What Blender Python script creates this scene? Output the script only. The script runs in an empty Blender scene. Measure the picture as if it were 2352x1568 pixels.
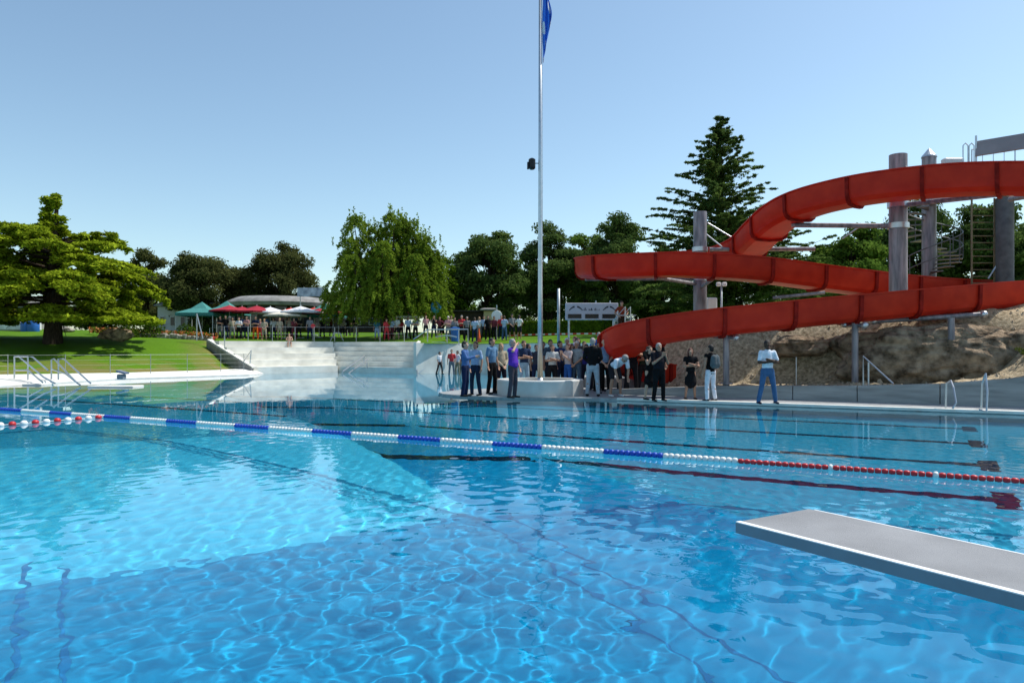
import bpy, math, random
import numpy as np
from mathutils import Vector, Matrix, noise as mnoise

S = bpy.context.scene
COL = S.collection
random.seed(7)
RNG = np.random.default_rng(7)
PI = math.pi
F = 1678.8; CX = 1176.0; YH = 804.0; CAMZ = 1.5     # survey of the photograph: focal length, centre and horizon

def at(x, y, D):
    return Vector(((x-CX)/F*D, D, CAMZ+(YH-y)/F*D))
def xat(x, D): return (x-CX)/F*D
def zat(y, D): return CAMZ+(YH-y)/F*D

# ------------------------------------------------------------------ materials
MATS = {}
def nodes(name):
    m = bpy.data.materials.new(name); m.use_nodes = True
    nt = m.node_tree
    return m, nt, nt.nodes['Principled BSDF']
def mat(name, col, rough=.7, var=.12, scale=6.0, bump=0.0, bscale=40.0, metal=0.0, spec=.4, col2=None, detail=4.0, stretch=None):
    if name in MATS: return MATS[name]
    m, nt, p = nodes(name)
    tc = nt.nodes.new('ShaderNodeTexCoord')
    src = tc.outputs['Object']
    if stretch:
        mp = nt.nodes.new('ShaderNodeMapping'); mp.inputs['Scale'].default_value = stretch
        nt.links.new(src, mp.inputs[0]); src = mp.outputs[0]
    n = nt.nodes.new('ShaderNodeTexNoise'); n.inputs['Scale'].default_value = scale; n.inputs['Detail'].default_value = detail
    nt.links.new(src, n.inputs['Vector'])
    r = nt.nodes.new('ShaderNodeValToRGB')
    a = [max(0, c*(1-var)) for c in col]; b = [min(1, c*(1+var)) for c in (col2 or col)]
    r.color_ramp.elements[0].position = .32; r.color_ramp.elements[1].position = .68
    r.color_ramp.elements[0].color = (*a, 1); r.color_ramp.elements[1].color = (*b, 1)
    nt.links.new(n.outputs['Fac'], r.inputs[0]); nt.links.new(r.outputs[0], p.inputs['Base Color'])
    p.inputs['Roughness'].default_value = rough; p.inputs['Metallic'].default_value = metal
    p.inputs['Specular IOR Level'].default_value = spec
    if bump:
        n2 = nt.nodes.new('ShaderNodeTexNoise'); n2.inputs['Scale'].default_value = bscale; n2.inputs['Detail'].default_value = 5
        nt.links.new(src, n2.inputs['Vector'])
        bn = nt.nodes.new('ShaderNodeBump'); bn.inputs['Strength'].default_value = bump; bn.inputs['Distance'].default_value = .05
        nt.links.new(n2.outputs['Fac'], bn.inputs['Height']); nt.links.new(bn.outputs[0], p.inputs['Normal'])
    MATS[name] = m
    return m
def cloth(col):
    return mat('cloth %.3f %.3f %.3f' % tuple(col), col, .9, .16, 9, .25, 30, spec=.1)
def skin(col):
    return mat('skin %.3f %.3f %.3f' % tuple(col), col, .55, .06, 12, spec=.3)
def leafmat(name, c1, c2, trans=.35, scale=.9):
    if name in MATS: return MATS[name]
    m, nt, p = nodes(name)
    nt.nodes.remove(p)
    out = nt.nodes['Material Output']
    tc = nt.nodes.new('ShaderNodeTexCoord')
    n = nt.nodes.new('ShaderNodeTexNoise'); n.inputs['Scale'].default_value = scale; n.inputs['Detail'].default_value = 6; n.inputs['Roughness'].default_value = .7
    nt.links.new(tc.outputs['Object'], n.inputs['Vector'])
    r = nt.nodes.new('ShaderNodeValToRGB')
    r.color_ramp.elements[0].position = .35; r.color_ramp.elements[1].position = .66
    r.color_ramp.elements[0].color = (*c1, 1); r.color_ramp.elements[1].color = (*c2, 1)
    nt.links.new(n.outputs['Fac'], r.inputs[0])
    d = nt.nodes.new('ShaderNodeBsdfDiffuse'); t = nt.nodes.new('ShaderNodeBsdfTranslucent'); mx = nt.nodes.new('ShaderNodeMixShader')
    mx.inputs[0].default_value = trans
    nt.links.new(r.outputs[0], d.inputs[0]); nt.links.new(r.outputs[0], t.inputs[0])
    nt.links.new(d.outputs[0], mx.inputs[1]); nt.links.new(t.outputs[0], mx.inputs[2]); nt.links.new(mx.outputs[0], out.inputs['Surface'])
    MATS[name] = m
    return m

# ------------------------------------------------------------------ object helpers
def tag(o, label=None, cat=None, group=None, kind=None):
    if label: o['label'] = label
    if cat: o['category'] = cat
    if group: o['group'] = group
    if kind: o['kind'] = kind
    return o
def empty(name, loc=(0,0,0), label=None, cat=None, group=None, rz=0):
    o = bpy.data.objects.new(name, None); COL.objects.link(o); o.location = loc; o.rotation_euler = (0,0,rz)
    o.empty_display_size = .2
    return tag(o, label, cat, group)
def link_mesh(name, me, m, parent=None, smooth=False):
    o = bpy.data.objects.new(name, me)
    COL.objects.link(o)
    if m is not None: me.materials.append(m)
    if smooth: me.polygons.foreach_set('use_smooth', [True]*len(me.polygons))
    if parent is not None: o.parent = parent
    return o
def np_mesh(name, V, Q):
    me = bpy.data.meshes.new(name)
    V = np.asarray(V, dtype=np.float32); Q = np.asarray(Q, dtype=np.int32)
    k = Q.shape[1]
    me.vertices.add(len(V)); me.vertices.foreach_set('co', V.ravel())
    me.loops.add(Q.size); me.loops.foreach_set('vertex_index', Q.ravel())
    me.polygons.add(len(Q)); me.polygons.foreach_set('loop_start', np.arange(0, Q.size, k, dtype=np.int32))
    me.polygons.foreach_set('loop_total', np.full(len(Q), k, dtype=np.int32))
    me.update(calc_edges=True); me.validate()
    return me

class MB:
    """collects shapes for one mesh"""
    def __init__(s): s.v = []; s.f = []
    def add(s, V, Fc):
        o = len(s.v); s.v += [tuple(p) for p in V]; s.f += [tuple(i+o for i in f) for f in Fc]
        return s
    def box(s, c, d, rz=0, M=None):
        x, y, z = d[0]/2, d[1]/2, d[2]/2
        V = [Vector((a*x, b*y, e*z)) for e in (-1,1) for b in (-1,1) for a in (-1,1)]
        R = Matrix.Rotation(rz, 3, 'Z') if M is None else M
        V = [R @ p + Vector(c) for p in V]
        return s.add(V, [(0,2,3,1),(4,5,7,6),(0,1,5,4),(2,6,7,3),(0,4,6,2),(1,3,7,5)])
    def bevbox(s, c, d, b=.02, rz=0):
        x, y, z = d[0]/2, d[1]/2, d[2]/2
        R = Matrix.Rotation(rz, 3, 'Z'); V = []; 
        def ring(ix, iy, zz):
            return [(-x+ix, -y+iy+b, zz), (-x+ix+b, -y+iy, zz), (x-ix-b, -y+iy, zz), (x-ix, -y+iy+b, zz), (x-ix, y-iy-b, zz), (x-ix-b, y-iy, zz), (-x+ix+b, y-iy, zz), (-x+ix, y-iy-b, zz)]
        for q in (ring(b, b, -z), ring(0, 0, -z+b), ring(0, 0, z-b), ring(b, b, z)): V += q
        V = [R @ Vector(p) + Vector(c) for p in V]
        Fc = [tuple(reversed(range(8))), tuple(range(24, 32))]
        for k in range(3):
            for i in range(8): Fc.append((k*8+i, k*8+(i+1) % 8, k*8+8+(i+1) % 8, k*8+8+i))
        return s.add(V, Fc)
    def tube(s, pts, r, n=8, r1=None, caps=True):
        pts = [Vector(p) for p in pts]; V = []; Fc = []
        m = len(pts); up = None
        for i, p in enumerate(pts):
            t = (pts[min(i+1, m-1)]-pts[max(i-1, 0)]).normalized()
            if up is None: up = Vector((0,0,1)) if abs(t.z) < .9 else Vector((1,0,0))
            a = t.cross(up).normalized(); b = a.cross(t).normalized(); up = b
            rr = r if r1 is None else r+(r1-r)*i/(m-1)
            if isinstance(r, (list, tuple)): rr = r[i]
            V += [p+(a*math.cos(2*PI*k/n)+b*math.sin(2*PI*k/n))*rr for k in range(n)]
        for i in range(m-1):
            for k in range(n): Fc.append((i*n+k, i*n+(k+1) % n, i*n+n+(k+1) % n, i*n+n+k))
        if caps: Fc += [tuple(reversed(range(n))), tuple((m-1)*n+k for k in range(n))]
        return s.add(V, Fc)
    def lathe(s, c, prof, n=24):
        V = []; Fc = []
        for r, z in prof: V += [(c[0]+r*math.cos(2*PI*k/n), c[1]+r*math.sin(2*PI*k/n), c[2]+z) for k in range(n)]
        for i in range(len(prof)-1):
            for k in range(n): Fc.append((i*n+k, i*n+(k+1) % n, i*n+n+(k+1) % n, i*n+n+k))
        Fc += [tuple(reversed(range(n))), tuple((len(prof)-1)*n+k for k in range(n))]
        return s.add(V, Fc)
    def prism(s, poly, z0, z1):
        n = len(poly)
        za = z0 if isinstance(z0, (list, tuple)) else [z0]*n
        zb = z1 if isinstance(z1, (list, tuple)) else [z1]*n
        V = [(p[0], p[1], za[i]) for i, p in enumerate(poly)]+[(p[0], p[1], zb[i]) for i, p in enumerate(poly)]
        Fc = [tuple(reversed(range(n))), tuple(range(n, 2*n))]+[(i, (i+1) % n, n+(i+1) % n, n+i) for i in range(n)]
        return s.add(V, Fc)
    def cap(s, p0, p1, r0, r1, n=12, flat=1.0, side=Vector((1,0,0))):
        """tapered capsule; flat squashes it perpendicular to `side`"""
        p0 = Vector(p0); p1 = Vector(p1); ax = (p1-p0); L = ax.length
        ax = ax.normalized() if L > 1e-6 else Vector((0,0,1))
        a = (side-ax*side.dot(ax))
        if a.length < 1e-3: a = ax.orthogonal()
        a.normalize(); b = ax.cross(a)
        V = []; Fc = []; rings = []
        for k in range(1, 4): rings.append((p0-ax*r0*math.cos(k*PI/6)*1.0, r0*math.sin(k*PI/6)))
        for k in range(3, 6): rings.append((p1-ax*r1*math.cos(k*PI/6), r1*math.sin(k*PI/6)))
        V.append(p0-ax*r0)
        for c, r in rings: V += [c+a*r*math.cos(2*PI*k/n)+b*r*flat*math.sin(2*PI*k/n) for k in range(n)]
        V.append(p1+ax*r1)
        m = len(rings)
        for k in range(n): Fc.append((0, 1+(k+1) % n, 1+k))
        for i in range(m-1):
            for k in range(n): Fc.append((1+i*n+k, 1+i*n+(k+1) % n, 1+i*n+n+(k+1) % n, 1+i*n+n+k))
        e = 1+m*n
        for k in range(n): Fc.append((e-n+k, e-n+(k+1) % n, e))
        return s.add(V, Fc)
    def mesh(s, name):
        me = bpy.data.meshes.new(name); me.from_pydata([tuple(p) for p in s.v], [], s.f); me.update(); return me
    def build(s, name, m, parent=None, smooth=False, angle=None):
        o = link_mesh(name, s.mesh(name), m, parent, smooth or angle is not None)
        if angle is not None:
            me = o.data
            es = np.zeros(len(me.edges), dtype=bool)
            import bmesh
            bm = bmesh.new(); bm.from_mesh(me)
            for e in bm.edges:
                if len(e.link_faces) != 2 or e.calc_face_angle(0) > angle: e.smooth = False
            bm.to_mesh(me); bm.free()
        return o

def remesh(mb, voxel, name, iters=2):
    """fuses overlapping closed shapes into one continuous surface"""
    me = mb.mesh(name); o = bpy.data.objects.new(name, me); COL.objects.link(o)
    r = o.modifiers.new('r', 'REMESH'); r.mode = 'VOXEL'; r.voxel_size = voxel; r.use_smooth_shade = True
    s_ = o.modifiers.new('s', 'SMOOTH'); s_.iterations = iters; s_.factor = .5
    dg = bpy.context.evaluated_depsgraph_get()
    out = bpy.data.meshes.new_from_object(o.evaluated_get(dg))
    bpy.data.objects.remove(o); bpy.data.meshes.remove(me)
    out.name = name
    return out

# ------------------------------------------------------------------ people (built first, while the scene is small)
HT = 1.75
def pose_arm(pose, sd):
    """elbow, wrist, hand direction for the arm on side sd (+1 / -1); the figure faces -y"""
    if pose == 'crossed':
        dz = .03 if sd > 0 else -.02
        return (sd*.27, -.07, 1.15), (-sd*.02, -.235-(.03 if sd > 0 else 0), 1.19+dz), (-sd*.9, .05, .12)
    if pose == 'phone':
        return (sd*.23, -.10, 1.15), (sd*.07, -.30, 1.36), (-sd*.2, -.1, .9)
    if pose == 'face':
        return (sd*.22, -.16, 1.18), (sd*.07, -.19, 1.46), (-sd*.3, .1, .9)
    if pose == 'shade':
        if sd < 0: return (-.34, -.20, 1.40), (-.14, -.19, 1.60), (.85, -.05, .28)
        return (.25, .02, 1.15), (.27, -.08, .91), (0, -.3, -1)
    if pose == 'hip':
        return (sd*.37, .04, 1.19), (sd*.20, -.06, 1.02), (-sd*.5, -.5, -.6)
    if pose == 'clasp':
        return (sd*.25, -.01, 1.16), (sd*.06, -.20, .95), (-sd*.6, -.3, -.6)
    if pose == 'point':
        if sd < 0: return (-.24, -.14, 1.20), (-.08, -.36, 1.28), (.5, -.8, .1)
        return (.25, .02, 1.15), (.27, -.06, .90), (0, -.2, -1)
    return (sd*.25, .02, 1.14), (sd*.27, -.05, .89), (-sd*.05, -.2, -1)

def hand(mb, w, d, sd, fine):
    w = Vector(w); d = Vector(d).normalized()
    side = d.cross(Vector((0,1,0)))
    if side.length < .2: side = d.cross(Vector((1,0,0)))
    side.normalize(); nrm = d.cross(side).normalized()
    mb.cap(w-d*.02, w+d*.035, .026, .034, 8, .75, side); mb.cap(w+d*.035, w+d*.075, .036, .040, 8, .45, side)
    if not fine:
        mb.cap(w+d*.08, w+d*.15, .034, .022, 6, .5, side); return
    for i, (o, L) in enumerate(((-.031,.062),(-.0105,.078),(.0105,.072),(.031,.055))):
        b = w+d*.085+side*o; m = b+d*L*.55+nrm*.006+side*o*.25; e = m+d*L*.42+nrm*.022
        mb.cap(b, m, .0105, .0095, 6); mb.cap(m, e, .0095, .008, 6)
    b = w+d*.025+side*.03*sd; m = b+side*.028*sd+d*.03+nrm*.012; e = m+d*.032+nrm*.012
    mb.cap(b, m, .014, .011, 6); mb.cap(m, e, .011, .009, 6)

def person_meshes(pose='stand', top='short', bottom='trousers', hair='short', build=1.0, fine=True, stance=.1, walk=0.0, beard=False, bagpack=False, belly=0.0):
    """dict part -> (mesh); all in a frame with the feet at z=0, facing -y"""
    vb = .0135 if fine else .024
    bend = pose == 'bend'; sit = pose == 'sit'
    hipz = .93; drop = .0
    def up(p):
        p = Vector(p)
        if bend:
            c = Vector((0, .12, .93)); q = Matrix.Rotation(math.radians(72), 3, 'X') @ (p-Vector((0,0,.93)))
            return c+q
        if sit: return p+Vector((0, 0, -.48))
        return p
    legs = []
    for sd in (-1, 1):
        hp = Vector((sd*.095, 0, .92)); kn = Vector((sd*(.10+stance*.35), -.02-walk*sd*.22, .50)); an = Vector((sd*(.095+stance*.75), .03-walk*sd*.34+(.05*walk if sd < 0 else 0), .085))
        if bend: hp += Vector((0, .12, 0)); kn += Vector((0, .0, 0)); an += Vector((0, .0, 0))
        if sit: hp = Vector((sd*.095, 0, .44)); kn = Vector((sd*.13, -.40, .46)); an = Vector((sd*.13, -.46, .06))
        legs.append((hp, kn, an))
    W = build
    arms = []
    for sd in (-1, 1):
        sh = up((sd*.180*W, .0, 1.425))
        if bend:
            el = sh+Vector((sd*.04, -.02, -.27)); wr = el+Vector((-sd*.05, -.05, -.23)); hd = Vector((0, -.3, -1))
        elif sit:
            el = sh+Vector((sd*.09, -.10, -.24)); wr = el+Vector((-sd*.12, -.22, -.02)); hd = Vector((-sd*.3, -1, -.3))
        else:
            e, w, hd = pose_arm(pose, sd); el = Vector(e); wr = Vector(w)
            el.x += sd*.18*(W-1); wr.x += sd*.12*(W-1) if pose in ('stand',) else 0
        arms.append((sh, el, wr, hd, sd))
    X = Vector((1,0,0)); out = {}
    def torso(mb, g, low=.90, tops=True):
        mb.cap(up((0,.005,low+.03)), up((0,0,1.06)), .150*W+g, .138*W+g, 14, .68)
        mb.cap(up((0,-.01-belly*.3,1.05)), up((0,-.01,1.20)), .138*W+g+belly, .150*W+g, 14, .70)
        mb.cap(up((0,0,1.20)), up((0,.005,1.36)), .152*W+g, .150*W+g, 14, .66)
        mb.cap(up((-.12*W,.005,1.40)), up((.12*W,.005,1.40)), .070+g, .070+g, 10)
        mb.cap(up((0,.01,1.40)), up((0,.005,1.47)), .10+g, .062+g*.6, 10)
    # body
    b = MB(); torso(b, -.004)
    b.cap(up((0,.01,1.44)), up((0,-.01,1.56)), .056, .052, 10)
    hc = up((0,-.015,1.645))
    b.cap(up((0,.005,1.655)), up((0,.0,1.675)), .083, .080, 14, 1.12); b.cap(up((0,-.035,1.565)), up((0,-.02,1.64)), .050, .070, 12, 1.1)
    b.cap(up((0,-.075,1.655)), up((0,-.105,1.625)), .011, .016, 8)
    b.cap(up((0,-.062,1.545)), up((0,-.066,1.55)), .026, .028, 8); b.cap(up((-.04,-.068,1.685)), up((.04,-.068,1.685)), .016, .016, 8)
    for sd in (-1, 1): b.cap(up((sd*.082,.005,1.625)), up((sd*.086,.012,1.66)), .014, .018, 8, .6)
    for sh, el, wr, hd, sd in arms:
        b.cap(sh, el, .052*W, .040, 10); b.cap(el, (el+wr)*.5, .041, .038, 10); b.cap((el+wr)*.5, wr, .038, .027, 10)
        hand(b, wr, hd, sd, fine)
    for hp, kn, an in legs:
        b.cap(hp, kn, .082*W, .054, 12); m = kn.lerp(an, .3)+Vector((0,.014,0)); b.cap(kn, m, .053, .056, 12); b.cap(m, an, .055, .036, 12)
        b.cap(an+Vector((0,.02,-.045)), an+Vector((0,-.15,-.055)), .036, .03, 8, .8)
    out['body'] = remesh(b, vb, 'body', 1)
    # top
    if top != 'none':
        t = MB(); torso(t, .014, .90 if top != 'dress' else .93)
        frac = {'short': .72, 'long': 1.0, 'vest': .12, 'dress': .35}[top]
        for sh, el, wr, hd, sd in arms:
            if top == 'long':
                t.cap(sh, el, .070*W, .055, 10); t.cap(el, el.lerp(wr, .93), .056, .040, 10)
            else:
                t.cap(sh, sh.lerp(el, frac), .070*W, .060, 10)
        if top == 'dress':
            t.cap((0,0,.95), (0,-.005,.60), .155*W, .215, 16, .75); 
        out['shirt' if top != 'dress' else 'dress'] = remesh(t, vb*1.15, 'shirt')
    if bottom != 'none' and top != 'dress':
        q = MB()
        hip = (legs[0][0]+legs[1][0])*.5
        q.cap(hip+Vector((0,0,.0)), hip+Vector((0,0,.07)), .162*W, .152*W, 14, .72)
        if bottom == 'skirt':
            q.cap((0,0,.92), (0,0,.60), .16*W, .20, 14, .75)
        else:
            e = {'trousers': 1.0, 'shorts': .0, 'capri': .45}[bottom]
            for hp, kn, an in legs:
                if e == 0: q.cap(hp, hp.lerp(kn, .82), .098*W, .085, 12)
                else:
                    q.cap(hp, kn, .098*W, .070, 12); q.cap(kn, kn.lerp(an, e*.96), .070, .062, 12)
        out[{'trousers':'trousers','shorts':'shorts','capri':'trousers','skirt':'skirt'}[bottom]] = remesh(q, vb*1.15, 'trousers')
    for hp, kn, an in legs[:]:
        sh_ = MB(); f = an+Vector((0,0,-.04)); sh_.cap(f+Vector((0,.035,0)), f+Vector((0,-.155,-.012)), .045, .036, 10, .8, Vector((1,0,0)))
        out.setdefault('shoes', []).append(sh_)
    if hair != 'bald':
        h = MB(); h.cap(up((0,.022,1.675)), up((0,.012,1.695)), .088, .086, 14, 1.1)
        h.cap(up((0,.05,1.61)), up((0,.04,1.68)), .070, .08, 12)
        if hair == 'long':
            h.cap(up((0,.07,1.46)), up((0,.05,1.64)), .075, .085, 12, .6)
            for sd in (-1, 1): h.cap(up((sd*.075,.03,1.50)), up((sd*.072,.01,1.66)), .028, .035, 8)
        if hair == 'cap': h.cap(up((0,-.03,1.70)), up((0,-.13,1.69)), .065, .055, 10, .25)
        if hair == 'bun': h.cap(up((0,.11,1.70)), up((0,.12,1.71)), .045, .045, 8)
        out['hair'] = remesh(h, .014 if fine else .024, 'hair', 1)
    if beard:
        h = MB(); h.cap(up((0,-.062,1.53)), up((0,-.07,1.575)), .045, .058, 10, .8); out['beard'] = h.mesh('beard')
    if bagpack:
        h = MB(); h.cap((-.06,.2,1.15), (-.06,.2,1.35), .13, .11, 10, .8); h.cap((.06,.2,1.15), (.06,.2,1.35), .13, .11, 10, .8); out['backpack'] = remesh(h, .02, 'backpack')
    if fine:
        out['eyes'] = [(up((sd*.032,-.083,1.652))) for sd in (-1, 1)]; out['mouth'] = (up((-.022,-.093,1.575)), up((.022,-.093,1.575)))
    return out

SK = {'l': (.50,.30,.21), 'm': (.38,.21,.14), 'd': (.07,.035,.022), 't': (.28,.145,.09)}
HC = {'black': (.012,.010,.010), 'brown': (.05,.028,.015), 'grey': (.30,.29,.28), 'white': (.6,.58,.55), 'blond': (.30,.19,.09), 'red': (.10,.03,.02)}
def dress_up(label, px, fy, D, rot, tall, M, sk, hc, tc, bc, sc=(.02,.02,.022), z=None, group=None):
    """place one figure: px and fy are where its feet stand in the survey"""
    gz = zat(fy, D) if z is None else z
    root = empty('person', (xat(px, D), D, gz), label, 'person', group, rot)
    k = tall/HT; root.scale = (k, k, k)
    link_mesh('body', M['body'], skin(SK[sk]), root, True)
    for key in ('shirt', 'dress'):
        if key in M: link_mesh(key, M[key], cloth(tc), root, True)
    for key in ('trousers', 'shorts', 'skirt'):
        if key in M: link_mesh(key, M[key], cloth(bc), root, True)
    for s_ in M.get('shoes', []): link_mesh('shoe', s_.mesh('shoe'), cloth(sc), root, True)
    if 'hair' in M: link_mesh('hair', M['hair'], mat('hair '+hc, HC[hc], .6, .3, 60, .4, 120), root, True)
    if 'beard' in M: link_mesh('beard', M['beard'], mat('hair '+hc, HC[hc], .6, .3, 60, .4, 120), root, True)
    if 'backpack' in M: link_mesh('backpack', M['backpack'], cloth((.10,.12,.13)), root, True)
    for e in M.get('eyes', []):
        link_mesh('eye', MB().cap(e, e, .011, .011, 6).mesh('eye'), mat('eye', (.03,.02,.015), .2, .1), root, True)
    if 'mouth' in M:
        link_mesh('mouth', MB().cap(M['mouth'][0], M['mouth'][1], .007, .007, 6, .7).mesh('mouth'), mat('lips', (.30,.10,.08), .5, .1), root, True)
    return root

K = 1.1318
GP = 'people standing on the island deck by the flagpole'
def near(label, sx, feet, rot, tall, sk, hc, tc, bc, D=None, sc=(.02,.02,.022), **kw):
    """sx, feet: survey pixels of the large photograph"""
    x = sx/K; y = feet/K
    if D is None: D = (CAMZ-.06)*F/(y-YH)
    return dress_up(label, x, y, D, math.radians(rot), tall, person_meshes(**kw), sk, hc, tc, bc, sc, z=.06, group=GP)

NAVY=(.012,.02,.055); BLACK=(.008,.008,.009); WHITE=(.72,.73,.75); DENIM=(.05,.10,.20); BLUE=(.06,.14,.34); GREY=(.22,.22,.23)
near('man in plain denim blue shirt at left end of island deck, arm raised in talk', 1209, 1031, 75, 1.70, 'l', 'black', (.07,.14,.32), NAVY, pose='point', top='long')
near('man in pale blue patterned short sleeve shirt facing the denim shirted man', 1236, 1028, -35, 1.70, 'm', 'brown', (.30,.40,.56), (.015,.025,.05), pose='stand')
near('man in blue shirt and black trousers just left of the round planter', 1279, 1024, 55, 1.82, 'm', 'black', (.10,.20,.33), BLACK, pose='stand')
near('woman in beige top and dark shorts beside man in purple shirt', 1303, 1019, 35, 1.66, 'l', 'blond', (.36,.31,.23), (.012,.012,.022), pose='clasp', top='long', bottom='shorts', hair='long')
near('grey bearded man in purple shirt shading his eyes in front of the planter', 1333, 1037, 62, 1.76, 'l', 'grey', (.10,.035,.36), (.055,.05,.065), D=21.98, pose='shade', beard=True, build=1.1, belly=.04)
near('man in navy shirt with folded arms and faded jeans behind purple shirted man', 1362, 1016, 25, 1.76, 'm', 'brown', (.02,.035,.08), (.30,.42,.52), D=25.9, pose='crossed')
near('dark haired woman in white top between purple shirted man and flagpole', 1374, 1013, 60, 1.66, 'm', 'black', WHITE, (.03,.03,.05), D=27.0, pose='stand', hair='long')
near('person in dark top with pale blue bag half hidden left of the flagpole', 1395, 1013, 20, 1.62, 'm', 'brown', (.05,.05,.07), (.02,.03,.07), D=26.6, pose='stand')
near('woman in white and grey top with folded arms right of the flagpole', 1436, 1016, 10, 1.62, 'm', 'brown', (.52,.53,.52), (.015,.014,.016), D=25.8, pose='crossed')
near('dark haired man in slate shirt behind the woman with folded arms', 1431, 1010, 20, 1.82, 'm', 'black', (.06,.08,.11), (.03,.03,.04), D=27.6, pose='stand')
near('man in navy shirt behind the planter, dark hair, turned right', 1456, 1013, 50, 1.76, 'm', 'black', (.02,.04,.12), (.02,.025,.05), D=26.8, pose='stand', build=1.1)
near('woman in pinkish white top and bright blue trousers behind the planter', 1477, 1016, -60, 1.66, 'l', 'red', (.55,.46,.45), (.03,.11,.36), D=25.9, pose='phone', hair='bun')
near('white haired man in grey shirt at the back behind the planter', 1474, 1006, 0, 1.90, 'm', 'white', (.24,.25,.26), (.05,.05,.05), D=29.0, pose='stand')
near('man in grey shirt with white sleeves and jeans at right end of planter', 1499, 1017, -40, 1.74, 'm', 'grey', (.26,.29,.31), (.07,.12,.18), D=25.9, pose='clasp')
near('dark haired person in dark clothes behind the grey shirted man', 1502, 1007, 0, 1.90, 'm', 'black', (.03,.03,.035), BLACK, D=28.6, pose='stand', hair='long')
near('woman in maroon top squeezed behind the pinkish top woman', 1486, 1010, 0, 1.66, 'm', 'brown', (.12,.02,.03), BLACK, D=27.4, pose='stand', hair='long')
near('man in black long sleeves and pale grey trousers seen from behind', 1541, 1030, 165, 1.80, 'm', 'grey', BLACK, (.33,.38,.43), pose='clasp', top='long', build=1.08)
near('bald man in checked blue shirt holding a paper bag', 1571, 1028, 15, 1.80, 'l', 'grey', (.17,.27,.42), BLACK, D=24.3, pose='clasp', hair='bald')
near('man in navy sweater between black clad man and bald man in checks', 1558, 1018, 25, 1.74, 'm', 'brown', (.018,.035,.09), BLACK, D=25.6, pose='stand', top='long')
near('man in white polo bending down at the pool edge', 1601, 1031, 20, 1.80, 'm', 'grey', (.66,.72,.80), (.02,.02,.024), sc=(.6,.6,.6), pose='bend', bottom='shorts')
near('bald man in black polo with folded arms in front of red chute', 1641, 1021, 5, 1.95, 'l', 'black', (.010,.012,.02), (.012,.013,.018), pose='crossed', hair='bald', build=1.16)
near('woman in short black dress with hands at her face, bare legs', 1689, 1039, 30, 1.54, 'l', 'brown', BLACK, BLACK, pose='face', top='dress', hair='bun')
near('heavy man in black shirt with phone beside woman in black dress', 1713, 1043, 20, 1.62, 'm', 'grey', (.012,.012,.018), BLACK, pose='phone', build=1.16)
near('tall dark haired man in black behind the man with phone', 1706, 1030, 10, 1.92, 'm', 'black', (.014,.016,.022), BLACK, D=23.6, pose='stand')
near('red haired woman in black dress with folded arms', 1795, 1039, 5, 1.48, 'm', 'red', (.010,.010,.012), BLACK, pose='crossed', top='dress', hair='long')
near('woman in black sleeveless top and white trousers turned to left', 1847, 1043, -150, 1.58, 'm', 'black', BLACK, (.66,.69,.76), pose='stand', top='vest', hair='short', bagpack=True)
near('man in white shirt and blue jeans standing alone with folded arms', 1995, 1050, 5, 1.69, 'd', 'black', (.70,.76,.84), (.06,.13,.26), sc=(.03,.03,.05), pose='crossed', stance=.2)
near('man in dark jacket right behind the flagpole, mostly hidden', 1412, 1011, 0, 1.74, 'm', 'black', (.03,.03,.05), (.03,.03,.03), D=28.0, pose='stand', top='long')
near('dark haired woman in violet top left of the man in black sleeves', 1524, 1014, -20, 1.64, 'm', 'black', (.06,.05,.26), (.03,.03,.05), D=26.4, pose='stand', hair='long')
near('man in brown shirt behind the grey shirted man near chute mouth', 1519, 1008, 10, 1.76, 'l', 'brown', (.14,.10,.07), (.04,.04,.05), D=28.2, pose='stand')
near('person in charcoal top between bending man and bald man in black', 1619, 1014, -15, 1.70, 'm', 'brown', (.035,.035,.04), (.03,.03,.035), D=26.4, pose='stand')
near('woman in dark green top behind the woman with hands at her face', 1672, 1016, 10, 1.66, 'm', 'brown', (.03,.05,.04), (.02,.02,.025), D=25.6, pose='crossed', hair='long')
near('short woman in grey blouse left of bald man in checks', 1548, 1012, 20, 1.60, 'l', 'blond', (.30,.30,.31), (.05,.05,.06), D=27.2, pose='stand', hair='long')
GW = 'people wading by the terrace wall'
def mid(label, sx, feet, D, rot, tall, sk, hc, tc, bc, z=None, group=GW, **kw):
    return dress_up(label, sx/K, feet/K, D, math.radians(rot), tall, person_meshes(fine=False, **kw), sk, hc, tc, bc, z=z, group=group)
mid('child in white top and dark trousers walking at foot of pale wall', 1143, 963, 45.6, 60, 1.40, 'm', 'black', WHITE, (.03,.025,.025), z=-.02, walk=.45)
mid('person in red shirt and grey trousers at foot of pale wall', 1174, 965, 44.5, 10, 1.62, 'l', 'brown', (.60,.05,.05), (.16,.16,.18), z=-.1)
mid('person in white shirt and beige trousers left of the denim shirted man', 1189, 965, 44.8, -40, 1.55, 'm', 'black', WHITE, (.26,.22,.15), z=-.1)
mid('person in dark shirt almost hidden behind the denim shirted man', 1202, 965, 45.2, 0, 1.60, 'm', 'black', (.04,.04,.06), (.2,.18,.14), z=-.1)
mid('person in orange and brown standing on the chute stairs by scoreboard', 1616, 840, 33.0, 20, 1.60, 'l', 'brown', (.30,.06,.03), (.05,.03,.02), z=2.1, group='people on the lawn', pose='hip')
mid('man in bright blue shirt on lawn behind the bald man', 1557, 895, 29.2, 170, 1.75, 'l', 'grey', (.03,.12,.45), (.02,.04,.15), z=.44, group='people on the lawn', pose='hip')
mid('woman in pale lilac top on lawn beneath the scoreboard', 1494, 895, 29.6, -100, 1.60, 'l', 'red', (.55,.50,.66), (.05,.05,.05), z=.44, group='people on the lawn', pose='phone')
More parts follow.
